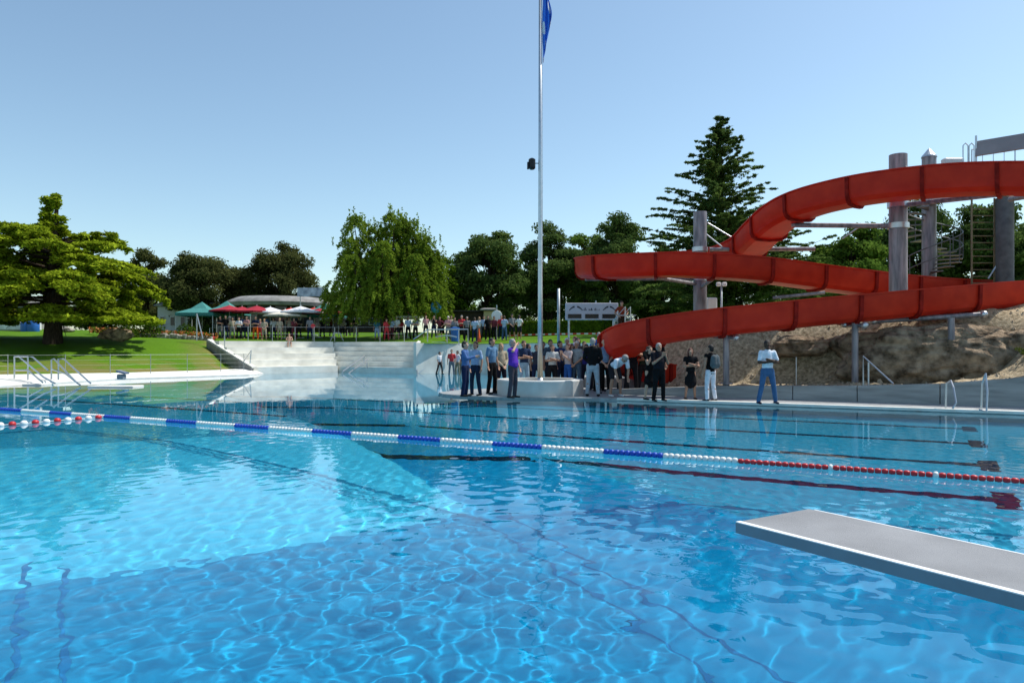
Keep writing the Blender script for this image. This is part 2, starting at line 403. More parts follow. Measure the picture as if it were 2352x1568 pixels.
mid('boy in bathing shorts sitting on top step of white terrace', 752, 887, 52.9, 20, 1.45, 'l', 'brown', (.5,.3,.3), (.10,.02,.03), z=1.66, group='people on the terrace', pose='sit', top='none', bottom='shorts')

# templates for the crowd on the terrace lawn (figures about 20 px tall)
TPL = [person_meshes(fine=False, pose=p, top=t, bottom=b, hair=h, walk=w) for p, t, b, h, w in (
    ('stand','short','trousers','short',0), ('crossed','short','trousers','short',0), ('clasp','short','shorts','cap',.3), ('stand','short','capri','long',.2),
    ('phone','long','trousers','long',0), ('hip','short','shorts','short',0), ('face','vest','trousers','bun',0), ('point','long','trousers','short',.4))]
for t in TPL:
    for k_, v in t.items():
        if isinstance(v, bpy.types.Mesh): v.materials.append(None); v.polygons.foreach_set('use_smooth', [True]*len(v.polygons))
def crowd(sx, D, ground, ti, tall, rot, label, cols, group):
    t = TPL[ti]; x = xat(sx/K, D)
    root = empty('person', (x, D, ground), label, 'person', group, math.radians(rot)); k = tall/HT; root.scale = (k, k, k)
    sk, hc, tc, bc = cols
    for key, mm in (('body', skin(SK[sk])), ('shirt', cloth(tc)), ('trousers', cloth(bc)), ('shorts', cloth(bc)), ('hair', mat('hair '+hc, HC[hc], .6, .3, 60, .4, 120))):
        if key in t:
            o = bpy.data.objects.new(key, t[key]); COL.objects.link(o); o.parent = root
            o.material_slots[0].link = 'OBJECT'; o.material_slots[0].material = mm

# ------------------------------------------------------------------ ground heights
def interp(x, pts):
    return float(np.interp(x, [p[0] for p in pts], [p[1] for p in pts]))
BK = [(-36., 14.), (-25.2, 35.9), (-20.9, 38.6), (-16.6, 46.4)]          # back edge of the white beach deck
W0, W1 = Vector((-16.4, 46.0)), Vector((-21.1, 51.0))       # sloping cheek wall of the terrace
def ray_line(px, a, b):
    t = (px-CX)/F
    # x = t*D ; a + s(b-a)
    dx, dy = b[0]-a[0], b[1]-a[1]
    s = (t*a[1]-a[0])/(dx-t*dy)
    return a[1]+s*dy, s
def deck_back(px):
    if px <= 0: return ray_line(px, BK[0], BK[1])[0]
    return ray_line(px, BK[1], BK[2])[0] if px <= 267 else ray_line(px, BK[2], BK[3])[0]
PB = [(-900, 57), (481, 57), (497, 52.6), (786, 54.6), (960, 52.6), (968, 46.6), (1075, 49.8), (1255, 44.5), (1430, 38), (1540, 33), (1800, 31), (3600, 30)]
PZ = [(-900, 0), (481, 0), (497, 2.12), (786, 2.12), (960, 2.10), (968, 1.93), (1255, 1.93), (1430, 1.85), (1540, 1.7), (3600, 1.7)]
def smooth0(a, b, x):
    t = min(1, max(0, (x-a)/(b-a))); return t*t*(3-2*t)
def lawn_a(px, D):
    d = D-deck_back(px)
    z = .26+.19*min(d, 10)+.075*max(0, min(d-10, 13.5))-.38*smooth0(470, 520, px)*min(1, d/2.0)
    return z
def lawn_b(px, D):
    Ds = interp(px, PB); z0 = interp(px, PZ)
    if px < 485: z0 = lawn_a(px, 57)-.02
    return z0+.07*max(0, min(D-Ds, 16 if px > 485 else 6))
def ground(px, D):
    if px < 485 and D < 57: return lawn_a(px, D)
    return lawn_b(px, D)

GRASS = None
def grass_mat():
    m, nt, p = nodes('grass')
    tc = nt.nodes.new('ShaderNodeTexCoord')
    def nz(sc, det): 
        n = nt.nodes.new('ShaderNodeTexNoise'); n.inputs['Scale'].default_value = sc; n.inputs['Detail'].default_value = det
        nt.links.new(tc.outputs['Object'], n.inputs['Vector']); return n
    a = nz(14, 6); b = nz(.35, 3); c = nz(.55, 4)
    r = nt.nodes.new('ShaderNodeValToRGB'); r.color_ramp.elements[0].color = (.045,.115,.004,1); r.color_ramp.elements[1].color = (.12,.24,.008,1)
    r.color_ramp.elements[0].position = .25; r.color_ramp.elements[1].position = .8
    mx = nt.nodes.new('ShaderNodeMath'); mx.operation = 'ADD'; mx.inputs[1].default_value = 0
    h = nt.nodes.new('ShaderNodeMath'); h.operation = 'MULTIPLY_ADD'; h.inputs[1].default_value = .6; 
    h2 = nt.nodes.new('ShaderNodeMath'); h2.operation = 'MULTIPLY'; h2.inputs[1].default_value = .4
    nt.links.new(b.outputs['Fac'], h2.inputs[0]); nt.links.new(a.outputs['Fac'], h.inputs[0]); nt.links.new(h2.outputs[0], h.inputs[2])
    nt.links.new(h.outputs[0], r.inputs[0])
    # worn patches near the foot of the slope (vertex attribute)
    at_ = nt.nodes.new('ShaderNodeAttribute'); at_.attribute_name = 'worn'
    m1 = nt.nodes.new('ShaderNodeMath'); m1.operation = 'MULTIPLY'; r2 = nt.nodes.new('ShaderNodeValToRGB'); r2.color_ramp.elements[0].position = .40; r2.color_ramp.elements[1].position = .54
    nt.links.new(c.outputs['Fac'], r2.inputs[0]); nt.links.new(r2.outputs[0], m1.inputs[0]); nt.links.new(at_.outputs['Fac'], m1.inputs[1])
    mix = nt.nodes.new('ShaderNodeMixRGB'); mix.inputs[2].default_value = (.20,.15,.055,1)
    nt.links.new(m1.outputs[0], mix.inputs[0]); nt.links.new(r.outputs[0], mix.inputs[1]); nt.links.new(mix.outputs[0], p.inputs['Base Color'])
    p.inputs['Roughness'].default_value = .9; p.inputs['Specular IOR Level'].default_value = .1
    bn = nt.nodes.new('ShaderNodeBump'); bn.inputs['Strength'].default_value = .6; bn.inputs['Distance'].default_value = .08
    nt.links.new(a.outputs['Fac'], bn.inputs['Height']); nt.links.new(bn.outputs[0], p.inputs['Normal'])
    return m
GRASS = grass_mat()
def lawn(name, pxs, D0, D1, zf, rows, pw=1.0, worn=None):
    V = []; Wn = []
    for px in pxs:
        a, b = D0(px), D1(px)
        for i in range(rows):
            D = a+(b-a)*(i/(rows-1))**pw
            x = xat(px, D); z = zf(px, D)
            z += .05*mnoise.noise(Vector((x*.5, D*.5, 0)))*(1 if 0 < i else 0)
            V.append((x, D, z)); Wn.append(worn(px, D) if worn else 0)
    n = len(pxs); Q = [(c*rows+i, (c+1)*rows+i, (c+1)*rows+i+1, c*rows+i+1) for c in range(n-1) for i in range(rows-1)]
    me = np_mesh(name, V, Q)
    at_ = me.attributes.new('worn', 'FLOAT', 'POINT'); at_.data.foreach_set('value', np.array(Wn, dtype=np.float32))
    o = link_mesh(name, me, GRASS, None, True); o['kind'] = 'structure'
    return o
def endA(px):
    if px <= 481: return 58.0
    return ray_line(px, W0, W1)[0]-.05
def wornA(px, D):
    d = D-deck_back(px)
    w = max(0, 1-d/5.0)*.9
    if px > 380: w = max(w, min(1, (px-400)/120.0)*.95)
    return w
lawn('lawn', list(np.linspace(-900, 481, 90))+[485, 500, 515, 530, 545, 560, 573], deck_back, endA, lawn_a, 40, 1.0, wornA)
lawn('lawn', list(np.arange(-900, 480, 30))+[481]+list(np.arange(497, 1540, 12))+list(np.arange(1540, 3600, 60)), lambda p: interp(p, PB), lambda p: 420.0, lawn_b, 46, 2.6)

# ------------------------------------------------------------------ decks and terrace
PAVE = mat('pool paving', (.25,.265,.27), .75, .14, 5, .25, 60, col2=(.30,.315,.315))
BEACH = mat('white beach coping', (.68,.665,.60), .7, .08, 2.2, .2, 70, col2=(.70,.69,.64))
CONC = mat('pale terrace concrete', (.68,.665,.59), .8, .10, 1.1, .25, 50, detail=9, col2=(.76,.745,.67))
DCONC = mat('grey board marked concrete', (.29,.31,.305), .8, .16, 1.5, .4, 40, col2=(.34,.36,.355), stretch=(.6,.6,5))
deck_poly = [(-2.5,25.0),(-2.3,24.2),(-1.7,23.3),(-.8,22.75),(.5,22.35),(1.6,22.2),(2.6,22.0),(6.0,20.1),(12.3,16.61),(17,14.0),(19,18),(19,34),(6,33),(2.2,31.5),(0,28.4),(-1.9,26.6)]
MB().prism(deck_poly, -2.2, .06).build('pool_deck', PAVE)['kind'] = 'structure'
MB().prism([(2.6,28.2),(8,27.4),(8,32.5),(2.9,31.4)], .05, .44).build('deck_step', PAVE)['kind'] = 'structure'
# overflow coping strip along the straight edge
U = Vector((.8739,-.4861,0)); Vv = Vector((.4861,.8739,0))
def uv(u, v, z=0): return U*u+Vv*v+Vector((0,0,z))
c = MB(); p0 = Vector((2.6,22.0,0)); n = Vector((.4861,.8739,0))
u0 = p0.dot(U); v0 = p0.dot(Vv)
c.prism([tuple(uv(u0+.6, v0-.03).xy), tuple(uv(14, v0-.03).xy), tuple(uv(14, v0+.22).xy), tuple(uv(u0+.6, v0+.22).xy)], .02, .085)
c.build('overflow_kerb', BEACH)['kind'] = 'structure'
# left white beach
fr = [(-30.,14.),(-25.2,22.),(-20.9,29.6),(-20.3,37.4),(-15.7,43.6),(-15.6,45.9)]
bk = [(-36.2,13.6),(-30.6,25.6),(-25.3,35.9),(-21.0,38.7),(-16.9,46.2),(-16.6,46.8)]
mb = MB(); V = []; 
for a, b in zip(fr, bk): V += [(a[0],a[1],-1.6),(a[0],a[1],.04),(b[0],b[1],.30),(b[0]-1.0,b[1]+.3,.30)]
Fc = [(i*4+j, (i+1)*4+j, (i+1)*4+j+1, i*4+j+1) for i in range(5) for j in range(3)]
mb.add(V, Fc).build('beach_deck', BEACH)['kind'] = 'structure'

terr = empty('stepped_terrace', (-11.5,50,0), 'broad white concrete seating steps rising from the water to the lawn', 'terrace')
def toparent(o, p):
    w_ = Vector(p.location); q_ = p.parent      # a sub-part hangs from a part whose own frame is the world's
    if q_ is not None: w_ = Vector((0,0,0))
    o.parent = p; o.matrix_parent_inverse = Matrix.Translation(-w_)
    return o
def V2(p): return Vector((p[0], p[1]))
Lb, Lt = (V2((-16.35,46.0)), V2((-12.2,51.2))), (V2((-21.0,51.1)), V2((-13.6,55.2)))
Rb, Rt = (V2((-12.9,51.9)), V2((-6.15,47.4))), (V2((-14.0,55.4)), V2((-6.7,52.6)))
for (b0, b1), (t0, t1), nst in ((Lb, Lt, 5), (Rb, Rt, 6)):
    for k in range(nst):
        f = k/nst; g = (k+1)/nst
        a0, a1 = b0.lerp(t0, f), b1.lerp(t1, f); e0, e1 = t0, t1
        HT_ = 2.13 if nst == 5 else 2.105; z1 = HT_*(k+1)/nst; z0 = -1.2 if k == 0 else HT_*k/nst-.003
        s_ = MB().prism([tuple(a0), tuple(a1), tuple(e1), tuple(e0)], z0, z1).build('step', CONC)
        toparent(s_, terr)
# cheek wall on the left, sloping
q = MB(); d = (W1-W0).normalized(); nn = Vector((-d.y, d.x))*.09
cw = [W0-nn*.2-d*.25, W1-nn*.2+d*.2, W1+nn*1.6+d*.2, W0+nn*1.6-d*.25]
q.prism([tuple(p) for p in cw], [-1, 1.2, 1.2, -1], [.36, 2.18, 2.18, .36])
DARKC = mat('concrete toned as shaded', (.24,.24,.23), .85, .2, 3, .4, 40)  # shade of the wall's left face is put into this darker colour
toparent(q.build('cheek_wall', DARKC), terr)
q = MB(); c2 = [W0+nn*.9-d*.27, W1+nn*.9+d*.22, W1-nn*2.6+d*.22, W0-nn*2.6-d*.27]
q.prism([tuple(p) for p in c2], [.365, 2.185, 2.185, .365], [.45, 2.27, 2.27, .45]); toparent(q.build('coping', CONC), terr)
# retaining wall to the right: pale stretch then grey stretch
rw = empty('retaining_wall', (0,47,0), 'pale rendered retaining wall between seating steps and upper lawn', 'wall')
wl = [(-6.15,46.9),(-2.75,49.9),(2.1,44.6),(6.0,38.0),(8.2,33.2)]
for i in range(len(wl)-1):
    a, b = V2(wl[i]), V2(wl[i+1]); d = (b-a).normalized(); nn = Vector((-d.y, d.x))*.3
    toparent(MB().prism([tuple(a), tuple(b), tuple(b+nn), tuple(a+nn)], -1.5, 1.96-.03*i).build('wall_panel', CONC), rw)
a = V2((-6.15,46.9)); 
toparent(MB().prism([(-6.15,46.9),(-5.95,47.08),(-6.5,52.6),(-6.75,52.6)], -1.2, [1.98,1.98,2.2,2.2]).build('end_wall', CONC), rw)
# low board marked wall behind the deck on the right
lw = empty('garden_wall', (9,18.5,0), 'grey board marked concrete wall rising to the right behind the pool deck', 'wall')
us = [-9, -5.5, -3.2, -1.5, .5, 2.5, 4.5, 8]; tz = [.20, .40, .46, .50, .60, .82, 1.08, 1.75]
for i in range(len(us)-1):
    poly = [tuple(uv(us[i]+.012, 22.55).xy), tuple(uv(us[i+1]-.012, 22.55).xy), tuple(uv(us[i+1]-.012, 22.85).xy), tuple(uv(us[i]+.012, 22.85).xy)]
    toparent(MB().prism(poly, .0, [tz[i], tz[i+1], tz[i+1], tz[i]]).build('wall_panel', DCONC), lw)

# round planter with the flagpole
PX, PY = .92, 23.82
pl = empty('round_planter', (PX, PY, .06), 'round white concrete planter carrying the flagpole on the island deck', 'planter')
MB().lathe((0,0,0), [(1.40,0),(1.41,.47),(1.385,.50),(1.10,.50),(1.08,.36)], 64).build('ring', mat('planter concrete', (.56,.56,.53), .75, .07, 3, .2, 60), pl, angle=.6)
MB().lathe((0,0,0), [(1.09,.30),(1.09,.40),(.5,.44),(.02,.45)], 40).build('gravel', mat('planter gravel', (.30,.26,.17), .9, .4, 30, .8, 60), pl, True)
fp = empty('flagpole', (PX+.0, PY, .50), 'tall silver flagpole standing in the round planter', 'flagpole')
STEEL = mat('brushed steel', (.55,.58,.60), .32, .08, 8, metal=.75)
GALV = mat('galvanised steel', (.36,.40,.43), .45, .18, 5, metal=.45, col2=(.44,.48,.50))
MB().tube([(0,0,-.1),(0,0,3),(0,0,7),(0,0,13.4)], [.088,.078,.062,.045], 16).build('mast', STEEL, fp, True)
MB().lathe((0,0,0), [(.16,-.06),(.16,-.02),(.10,.02),(.09,.10)], 20).build('base_collar', STEEL, fp, True)
MB().cap((0,0,13.42), (0,0,13.46), .07, .07, 12).build('finial', STEEL, fp, True)
MB().tube([(.06,-.02,1.2),(.075,-.02,7),(.06,-.01,13.2)], .006, 5).build('halyard', mat('white cord', (.6,.6,.6), .7), fp)
MB().tube([(-.22,0,7.08),(0,0,7.08)], .018, 8).build('lamp_bracket', GALV, fp)
# flood lamp hung on the mast
fl = empty('floodlight', (PX-.27, PY, 7.56), 'small black floodlight fixed half way up the flagpole', 'floodlight')
MB().bevbox((0,0,0), (.22,.26,.36), .05).build('housing', mat('black plastic', (.008,.008,.010), .4, .2), fl)
MB().bevbox((-.13,-.02,-.06), (.06,.2,.22), .02).build('lens', mat('dark glass', (.02,.022,.025), .12, .1), fl)
# hanging flag
V = []; Q = []; nx, nz = 26, 30; top = 13.35-.0; bot = 10.85
for j in range(nz+1):
    t = j/nz
    for i in range(nx+1):
        s_ = i/nx; w = (.15+.17*math.sin(PI*min(1, t*1.05))**.7)*(1-.25*t)
        x = .07+w*(s_**.8)+.02*math.sin(9*t+s_*4); y = .075*math.sin(s_*15+t*3.2)*(.3+s_)+.03*math.sin(t*11+s_*6)
        z = top-(top-bot)*t*(1-.30*s_**2)-.18*s_+.03*math.sin(s_*12)
        V.append((x, y, z))
for j in range(nz):
    for i in range(nx): Q.append((j*(nx+1)+i, j*(nx+1)+i+1, (j+1)*(nx+1)+i+1, (j+1)*(nx+1)+i))
def flagmat():
    m, nt, p = nodes('blue flag with pale emblem')
    tc = nt.nodes.new('ShaderNodeTexCoord'); v = nt.nodes.new('ShaderNodeTexVoronoi'); v.inputs['Scale'].default_value = 3.2
    nt.links.new(tc.outputs['UV'], v.inputs['Vector'])
    r = nt.nodes.new('ShaderNodeValToRGB'); r.color_ramp.elements[0].position = .34; r.color_ramp.elements[1].position = .39
    r.color_ramp.elements[0].color = (.75,.78,.86,1); r.color_ramp.elements[1].color = (.04,.20,.75,1)
    nt.links.new(v.outputs['Distance'], r.inputs[0]); nt.links.new(r.outputs[0], p.inputs['Base Color']); p.inputs['Roughness'].default_value = .8
    return m
me = np_mesh('flag', V, Q)
uvl = me.uv_layers.new(name='UVMap')
for lp in me.loops:
    i = lp.vertex_index; uvl.data[lp.index].uv = ((i % (nx+1))/nx*.75, (i//(nx+1))/nz*1.3)
fo = link_mesh('flag', me, flagmat(), None, True); fo.location = (PX, PY, .5-.5)
tag(fo, 'limp blue flag with pale emblem marks hanging from the flagpole', 'flag')

# ------------------------------------------------------------------ pool floor, water
BV = Vector((.525,-.851)); CV = Vector((.851,.525)); C0 = Vector((-.62,10.5))
def floor_depth(X, Y):
    p = -((X-C0.x)*BV.x+(Y-C0.y)*BV.y); q = (X-C0.x)*CV.x+(Y-C0.y)*CV.y
    left = 3.5-np.clip(p/6.5, 0, 1)*1.5
    right = np.maximum(2.0, 3.5-.8*np.maximum(q, 0))
    d = np.where(q < 0, left, right)
    return d
def grid(name, xs, ys, zf, m, smooth=True):
    X, Y = np.meshgrid(xs, ys); Z = zf(X, Y); n, r_ = len(xs), len(ys)
    V = np.stack([X, Y, Z], -1).reshape(-1, 3)
    i = np.arange((r_-1)*(n-1)); r = i//(n-1); a = r*n+i % (n-1)
    return link_mesh(name, np_mesh(name, V, np.stack([a, a+1, a+n+1, a+n], -1)), m, None, smooth)
def tilemat(name, c1, c2):
    m, nt, p = nodes(name)
    tc = nt.nodes.new('ShaderNodeTexCoord'); n = nt.nodes.new('ShaderNodeTexNoise'); n.inputs['Scale'].default_value = .35; n.inputs['Detail'].default_value = 4
    nt.links.new(tc.outputs['Object'], n.inputs['Vector'])
    r = nt.nodes.new('ShaderNodeValToRGB'); r.color_ramp.elements[0].color = (*c1, 1); r.color_ramp.elements[1].color = (*c2, 1); r.color_ramp.elements[0].position = .3; r.color_ramp.elements[1].position = .7
    nt.links.new(n.outputs['Fac'], r.inputs[0]); nt.links.new(r.outputs[0], p.inputs['Base Color'])
    p.inputs['Roughness'].default_value = 1; p.inputs['Specular IOR Level'].default_value = 0
    return m
PIT = tilemat('pool liner toned for deep water', (.006,.26,.44), (.008,.285,.465)); RAMP = tilemat('pool liner with sunlit tone', (.085,.56,.72), (.10,.60,.76)); SIDE = tilemat('pool liner lifted against shade', (.013,.38,.60), (.017,.42,.64)); LANE = tilemat('teal pool liner', (.045,.36,.50), (.052,.39,.53))  # tones paint in dim depth, the sunlit ramp and lightened side slope shade
qs = np.concatenate([np.arange(-56, -14, 2.), np.arange(-14, 0, .2), np.arange(0, 1.875, .1875), np.arange(1.875, 12, .25), np.arange(12, 60, 2.)]); ps = np.concatenate([np.arange(-18, 0, .2), np.arange(0, 6.5, .1), np.arange(6.5, 20, .3), np.arange(20, 76, 2.)])
qs = np.unique(np.round(np.append(qs, 0.0005), 5))      # a hair-wide column makes the step beside the ramp vertical
def floor_xyz(Q_, P_):
    X = C0.x+CV.x*Q_-BV.x*P_; Y = C0.y+CV.y*Q_-BV.y*P_
    left = 3.5-np.clip(P_/6.5, 0, 1)*1.5; right = np.maximum(2.0, 3.5-.8*np.maximum(Q_, 0))
    return X, Y, -np.where(Q_ < .0002, left, right)
Qg, Pg = np.meshgrid(qs, ps); X, Y, Z = floor_xyz(Qg, Pg); n_, r_ = len(qs), len(ps)
i = np.arange((r_-1)*(n_-1)); a = (i//(n_-1))*n_+i % (n_-1)
me = np_mesh('pool_floor', np.stack([X, Y, Z], -1).reshape(-1, 3), np.stack([a, a+1, a+n_+1, a+n_], -1))
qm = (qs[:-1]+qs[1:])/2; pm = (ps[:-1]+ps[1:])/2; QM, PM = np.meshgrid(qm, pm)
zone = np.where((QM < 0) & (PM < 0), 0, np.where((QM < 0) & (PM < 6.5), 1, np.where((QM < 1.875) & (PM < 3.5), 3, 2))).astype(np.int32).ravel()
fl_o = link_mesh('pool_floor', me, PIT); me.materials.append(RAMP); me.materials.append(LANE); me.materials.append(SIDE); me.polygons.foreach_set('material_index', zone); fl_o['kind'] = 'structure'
LINEM = mat('dark lane tile', (.006,.025,.06), 1, .1, 4, spec=0)
SEAMM = mat('floor seam', (.005,.185,.38), 1, .1, 4, spec=0)
LSEAM = mat('pale seam', (.75,.78,.62), 1, .1, 4, spec=0)
def strip(a, b, w, lift=.006, step=.15, dd=None):
    a = Vector(a); b = Vector(b); d = (b-a); L = d.length; d.normalize(); nn = Vector((-d.y, d.x))*w/2; V = []; Q = []
    k = max(2, int(L/step))
    for i in range(k+1):
        p = a+d*(L*i/k)
        for s_ in (-1, 1):
            r = p+nn*s_; V.append((r.x, r.y, -float(floor_depth(np.array(r.x), np.array(r.y)))+lift))
        if i: Q.append((2*i-2, 2*i-1, 2*i+1, 2*i))
    return V, Q
RECV = [fl_o]
for v, ut, uL in ((10.98, .72, -9.2), (13.55, .72, -26), (16.1, .72, -26), (18.65, .72, -24)):
    mb = MB()
    for (a, b, w) in (((uL, v), (ut+.12, v), .24), ((ut+.24, v-.5), (ut+.24, v+.5), .26)):
        p, q_ = uv(*a), uv(*b); V, Q = strip(p.xy, q_.xy, w); mb.add(V, [tuple(reversed(f)) for f in Q])
    o = mb.build('lane_marking', LINEM); o['kind'] = 'structure'; RECV.append(o)
mb = MB()
for off in (0, .28):
    a = C0-CV*off*0+CV*off+BV*.3; b = a+BV*7.5; V, Q = strip(a, b, .035, .008); mb.add(V, [tuple(reversed(f)) for f in Q])
for (a, b) in (((-5.0,8.15),(-3.0,4.9)), ((-5.45,8.2),(-3.3,4.7))):
    V, Q = strip(a, b, .05, .008); mb.add(V, [tuple(reversed(f)) for f in Q])
o = mb.build('floor_joint', SEAMM); o['kind'] = 'structure'; RECV.append(o)

WV = []
for k in range(80):
    lam = math.exp(RNG.uniform(math.log(.105), math.log(.46))); th = RNG.uniform(0, 2*PI)
    WV.append([2*PI/lam*math.cos(th), 2*PI/lam*math.sin(th), RNG.uniform(0, 2*PI), lam**1.35, lam])
sl = math.sqrt(sum((w_[3]*2*PI/w_[4])**2 for w_ in WV)/2)
for w_ in WV: w_[3] *= .022/sl
def wz(X, Y):
    Z = 0*X; R = np.sqrt(X*X+Y*Y)
    patch = 1.0+.45*np.sin(.55*X+.31*Y+1.0)*np.sin(.42*Y-.23*X+.5)
    for a, b, p, m, lam in WV:
        fade = np.clip(1.30-R/(15.0+9*lam), .10+.10*lam, 1.0)
        Z = Z+m*np.sin(a*X+b*Y+p)*fade*patch
    return Z
m, nt, p = nodes('pool water')
p.inputs['Base Color'].default_value = (.62,.90,1,1); p.inputs['Transmission Weight'].default_value = 1; p.inputs['IOR'].default_value = 1.33; p.inputs['Roughness'].default_value = 0
wxs = np.concatenate([np.arange(-46, -14, .4), np.arange(-14, -8, .05), np.arange(-8, 8, .031), np.arange(8, 12, .05), np.arange(12, 19, .3)]); wys = np.concatenate([np.arange(-4, 1.5, .3), np.arange(1.5, 9.5, .031), np.arange(9.5, 17, .08), np.arange(17, 27, .14), np.arange(27, 62, .35)])
wo = grid('pool_water', wxs, wys, wz, m); wo['kind'] = 'structure'
wo.cycles.is_caustics_caster = True
for o in RECV: o.cycles.is_caustics_receiver = True

# ------------------------------------------------------------------ lane ropes
ra, rb = Vector((-12.7,18.2,.03)), Vector((5.76,8.2,.03)); rd = (rb-ra).normalized()
def rope_s(px):
    t = (px-CX)/F; s_ = (t*ra.y-ra.x)/(rd.x-t*rd.y); return s_
lr = empty('lane_rope', ra, 'long blue, white and red lane rope floating across the whole pool', 'lane rope')
ROPEC = {'b': mat('blue float', (.01,.06,.42), .4, .1), 'w': mat('white float', (.72,.73,.70), .4, .08), 'r': mat('red float', (.50,.02,.025), .4, .1)}
segs = [(-400,'w'),(-330,'b'),(-255,'w'),(-180,'b'),(-110,'w'),(-60,'b'),(50,'w'),(115,'b'),(165,'w'),(240,'b'),(300,'w'),(383,'b'),(452,'w'),(540,'b'),(618,'w'),(718,'b'),(808,'w'),(915,'b'),(1012,'w'),(1132,'b'),(1245,'w'),(1387,'b'),(1523,'w'),(1695,'r'),(1903,'w'),(1913,'r'),(2143,'w'),(2156,'r'),(2420,'w'),(2440,'r'),(2740,'w'),(2770,'r'),(3300,'x')]
for (x0, cc), (x1, _) in zip(segs, segs[1:]):
    s0, s1 = rope_s(x0), rope_s(x1); mb = MB(); n_ = max(1, int((s1-s0)/.075)); R_ = Matrix(((rd.x,-rd.y,0),(rd.y,rd.x,0),(0,0,1)))
    for i in range(n_):
        sc_ = s0+(i+.5)*(s1-s0)/n_; V = []; Fc = []; h = (s1-s0)/n_*.46; rr = .043 if cc != 'r' else .034
        pr = [(-h, .02), (-h*.9, rr*.8), (-h*.35, rr), (h*.35, rr), (h*.9, rr*.8), (h, .02)]
        cz = Vector((0, 0, float(wz(np.array((ra+rd*sc_).x), np.array((ra+rd*sc_).y))))); nn = 10
        for xx, r in pr: V += [rd*(sc_+xx)+Vector((-rd.y, rd.x, 0))*r*math.cos(2*PI*j/nn)+Vector((0,0,r*math.sin(2*PI*j/nn)))+cz for j in range(nn)]
        for a in range(5):
            for j in range(nn): Fc.append((a*nn+j, a*nn+nn+j, a*nn+nn+(j+1) % nn, a*nn+(j+1) % nn))
        Fc += [tuple(range(nn)), tuple(reversed(range(5*nn, 6*nn)))]
        mb.add(V, Fc)
    mb.build('float_segment', ROPEC[cc], lr, True)
# short marker rope with separate floats
a, b = Vector((-9.05,16.2,.02)), Vector((-11.4,12.3,.02))
mr = empty('marker_rope', a, 'marker rope of separate red and white floats at the left edge', 'lane rope')
L = (b-a).length; dd = (b-a).normalized()
MB().tube([(0,0,0), b-a], .008, 5).build('cord', mat('white cord', (.6,.6,.6), .7), mr)
for i in range(18):
    c_ = dd*(.12+i*.215)
    MB().cap(c_-dd*.012, c_+dd*.012, .058, .058, 12, 1.0).build('float', ROPEC['r' if i % 2 == 0 else 'w'], mr, True)

# ------------------------------------------------------------------ diving board
db = empty('diving_board', (.966,3.156,.76), 'grey diving board with white edge stripe reaching in from the right', 'diving board')
bd = Vector((.525,-.851,0)); bw = Vector((.851,.525,0)); ang = math.atan2(bd.y, bd.x)
def bp(s_, w, z): return bd*s_+bw*w+Vector((0,0,z))
def slab(mb, s0, s1, w0, w1, z0, z1):
    V = [bp(s0,w0,z0), bp(s1,w0,z0), bp(s1,w1,z0), bp(s0,w1,z0), bp(s0,w0,z1), bp(s1,w0,z1), bp(s1,w1,z1), bp(s0,w1,z1)]
    return mb.add(V, [(0,3,2,1),(4,5,6,7),(0,1,5,4),(2,3,7,6),(1,2,6,5),(3,0,4,7)])
slab(MB(), 0, 5.0, 0, .50, -.048, -.003).build('board', mat('blue grey board paint', (.16,.23,.28), .5, .08, 6), db)
slab(MB(), .004, 4.99, .028, .49, -.003, 0).build('grip_surface', mat('grey grip sand', (.25,.255,.265), .9, .17, 2.2, .35, 300, detail=14), db)
slab(MB(), .0, 5.0, .0, .028, -.003, .001).build('edge_stripe', mat('white edge paint', (.78,.79,.78), .5, .05), db)
slab(MB(), .03, 5.0, .49, .50, -.003, .001).build('edge_stripe', mat('white edge paint', (.78,.79,.78), .5, .05), db)
slab(MB(), 3.6, 3.8, -.05, .55, -.70, -.05).build('stand', GALV, db)
slab(MB(), 4.7, 5.0, -.05, .55, -.70, -.05).build('stand', GALV, db)
MB().prism([(1.2,-4.5),(3.1,.55),(8,-2.5),(8,-6),(1.2,-6)], -3.6, .06).build('pool_deck', PAVE)['kind'] = 'structure'

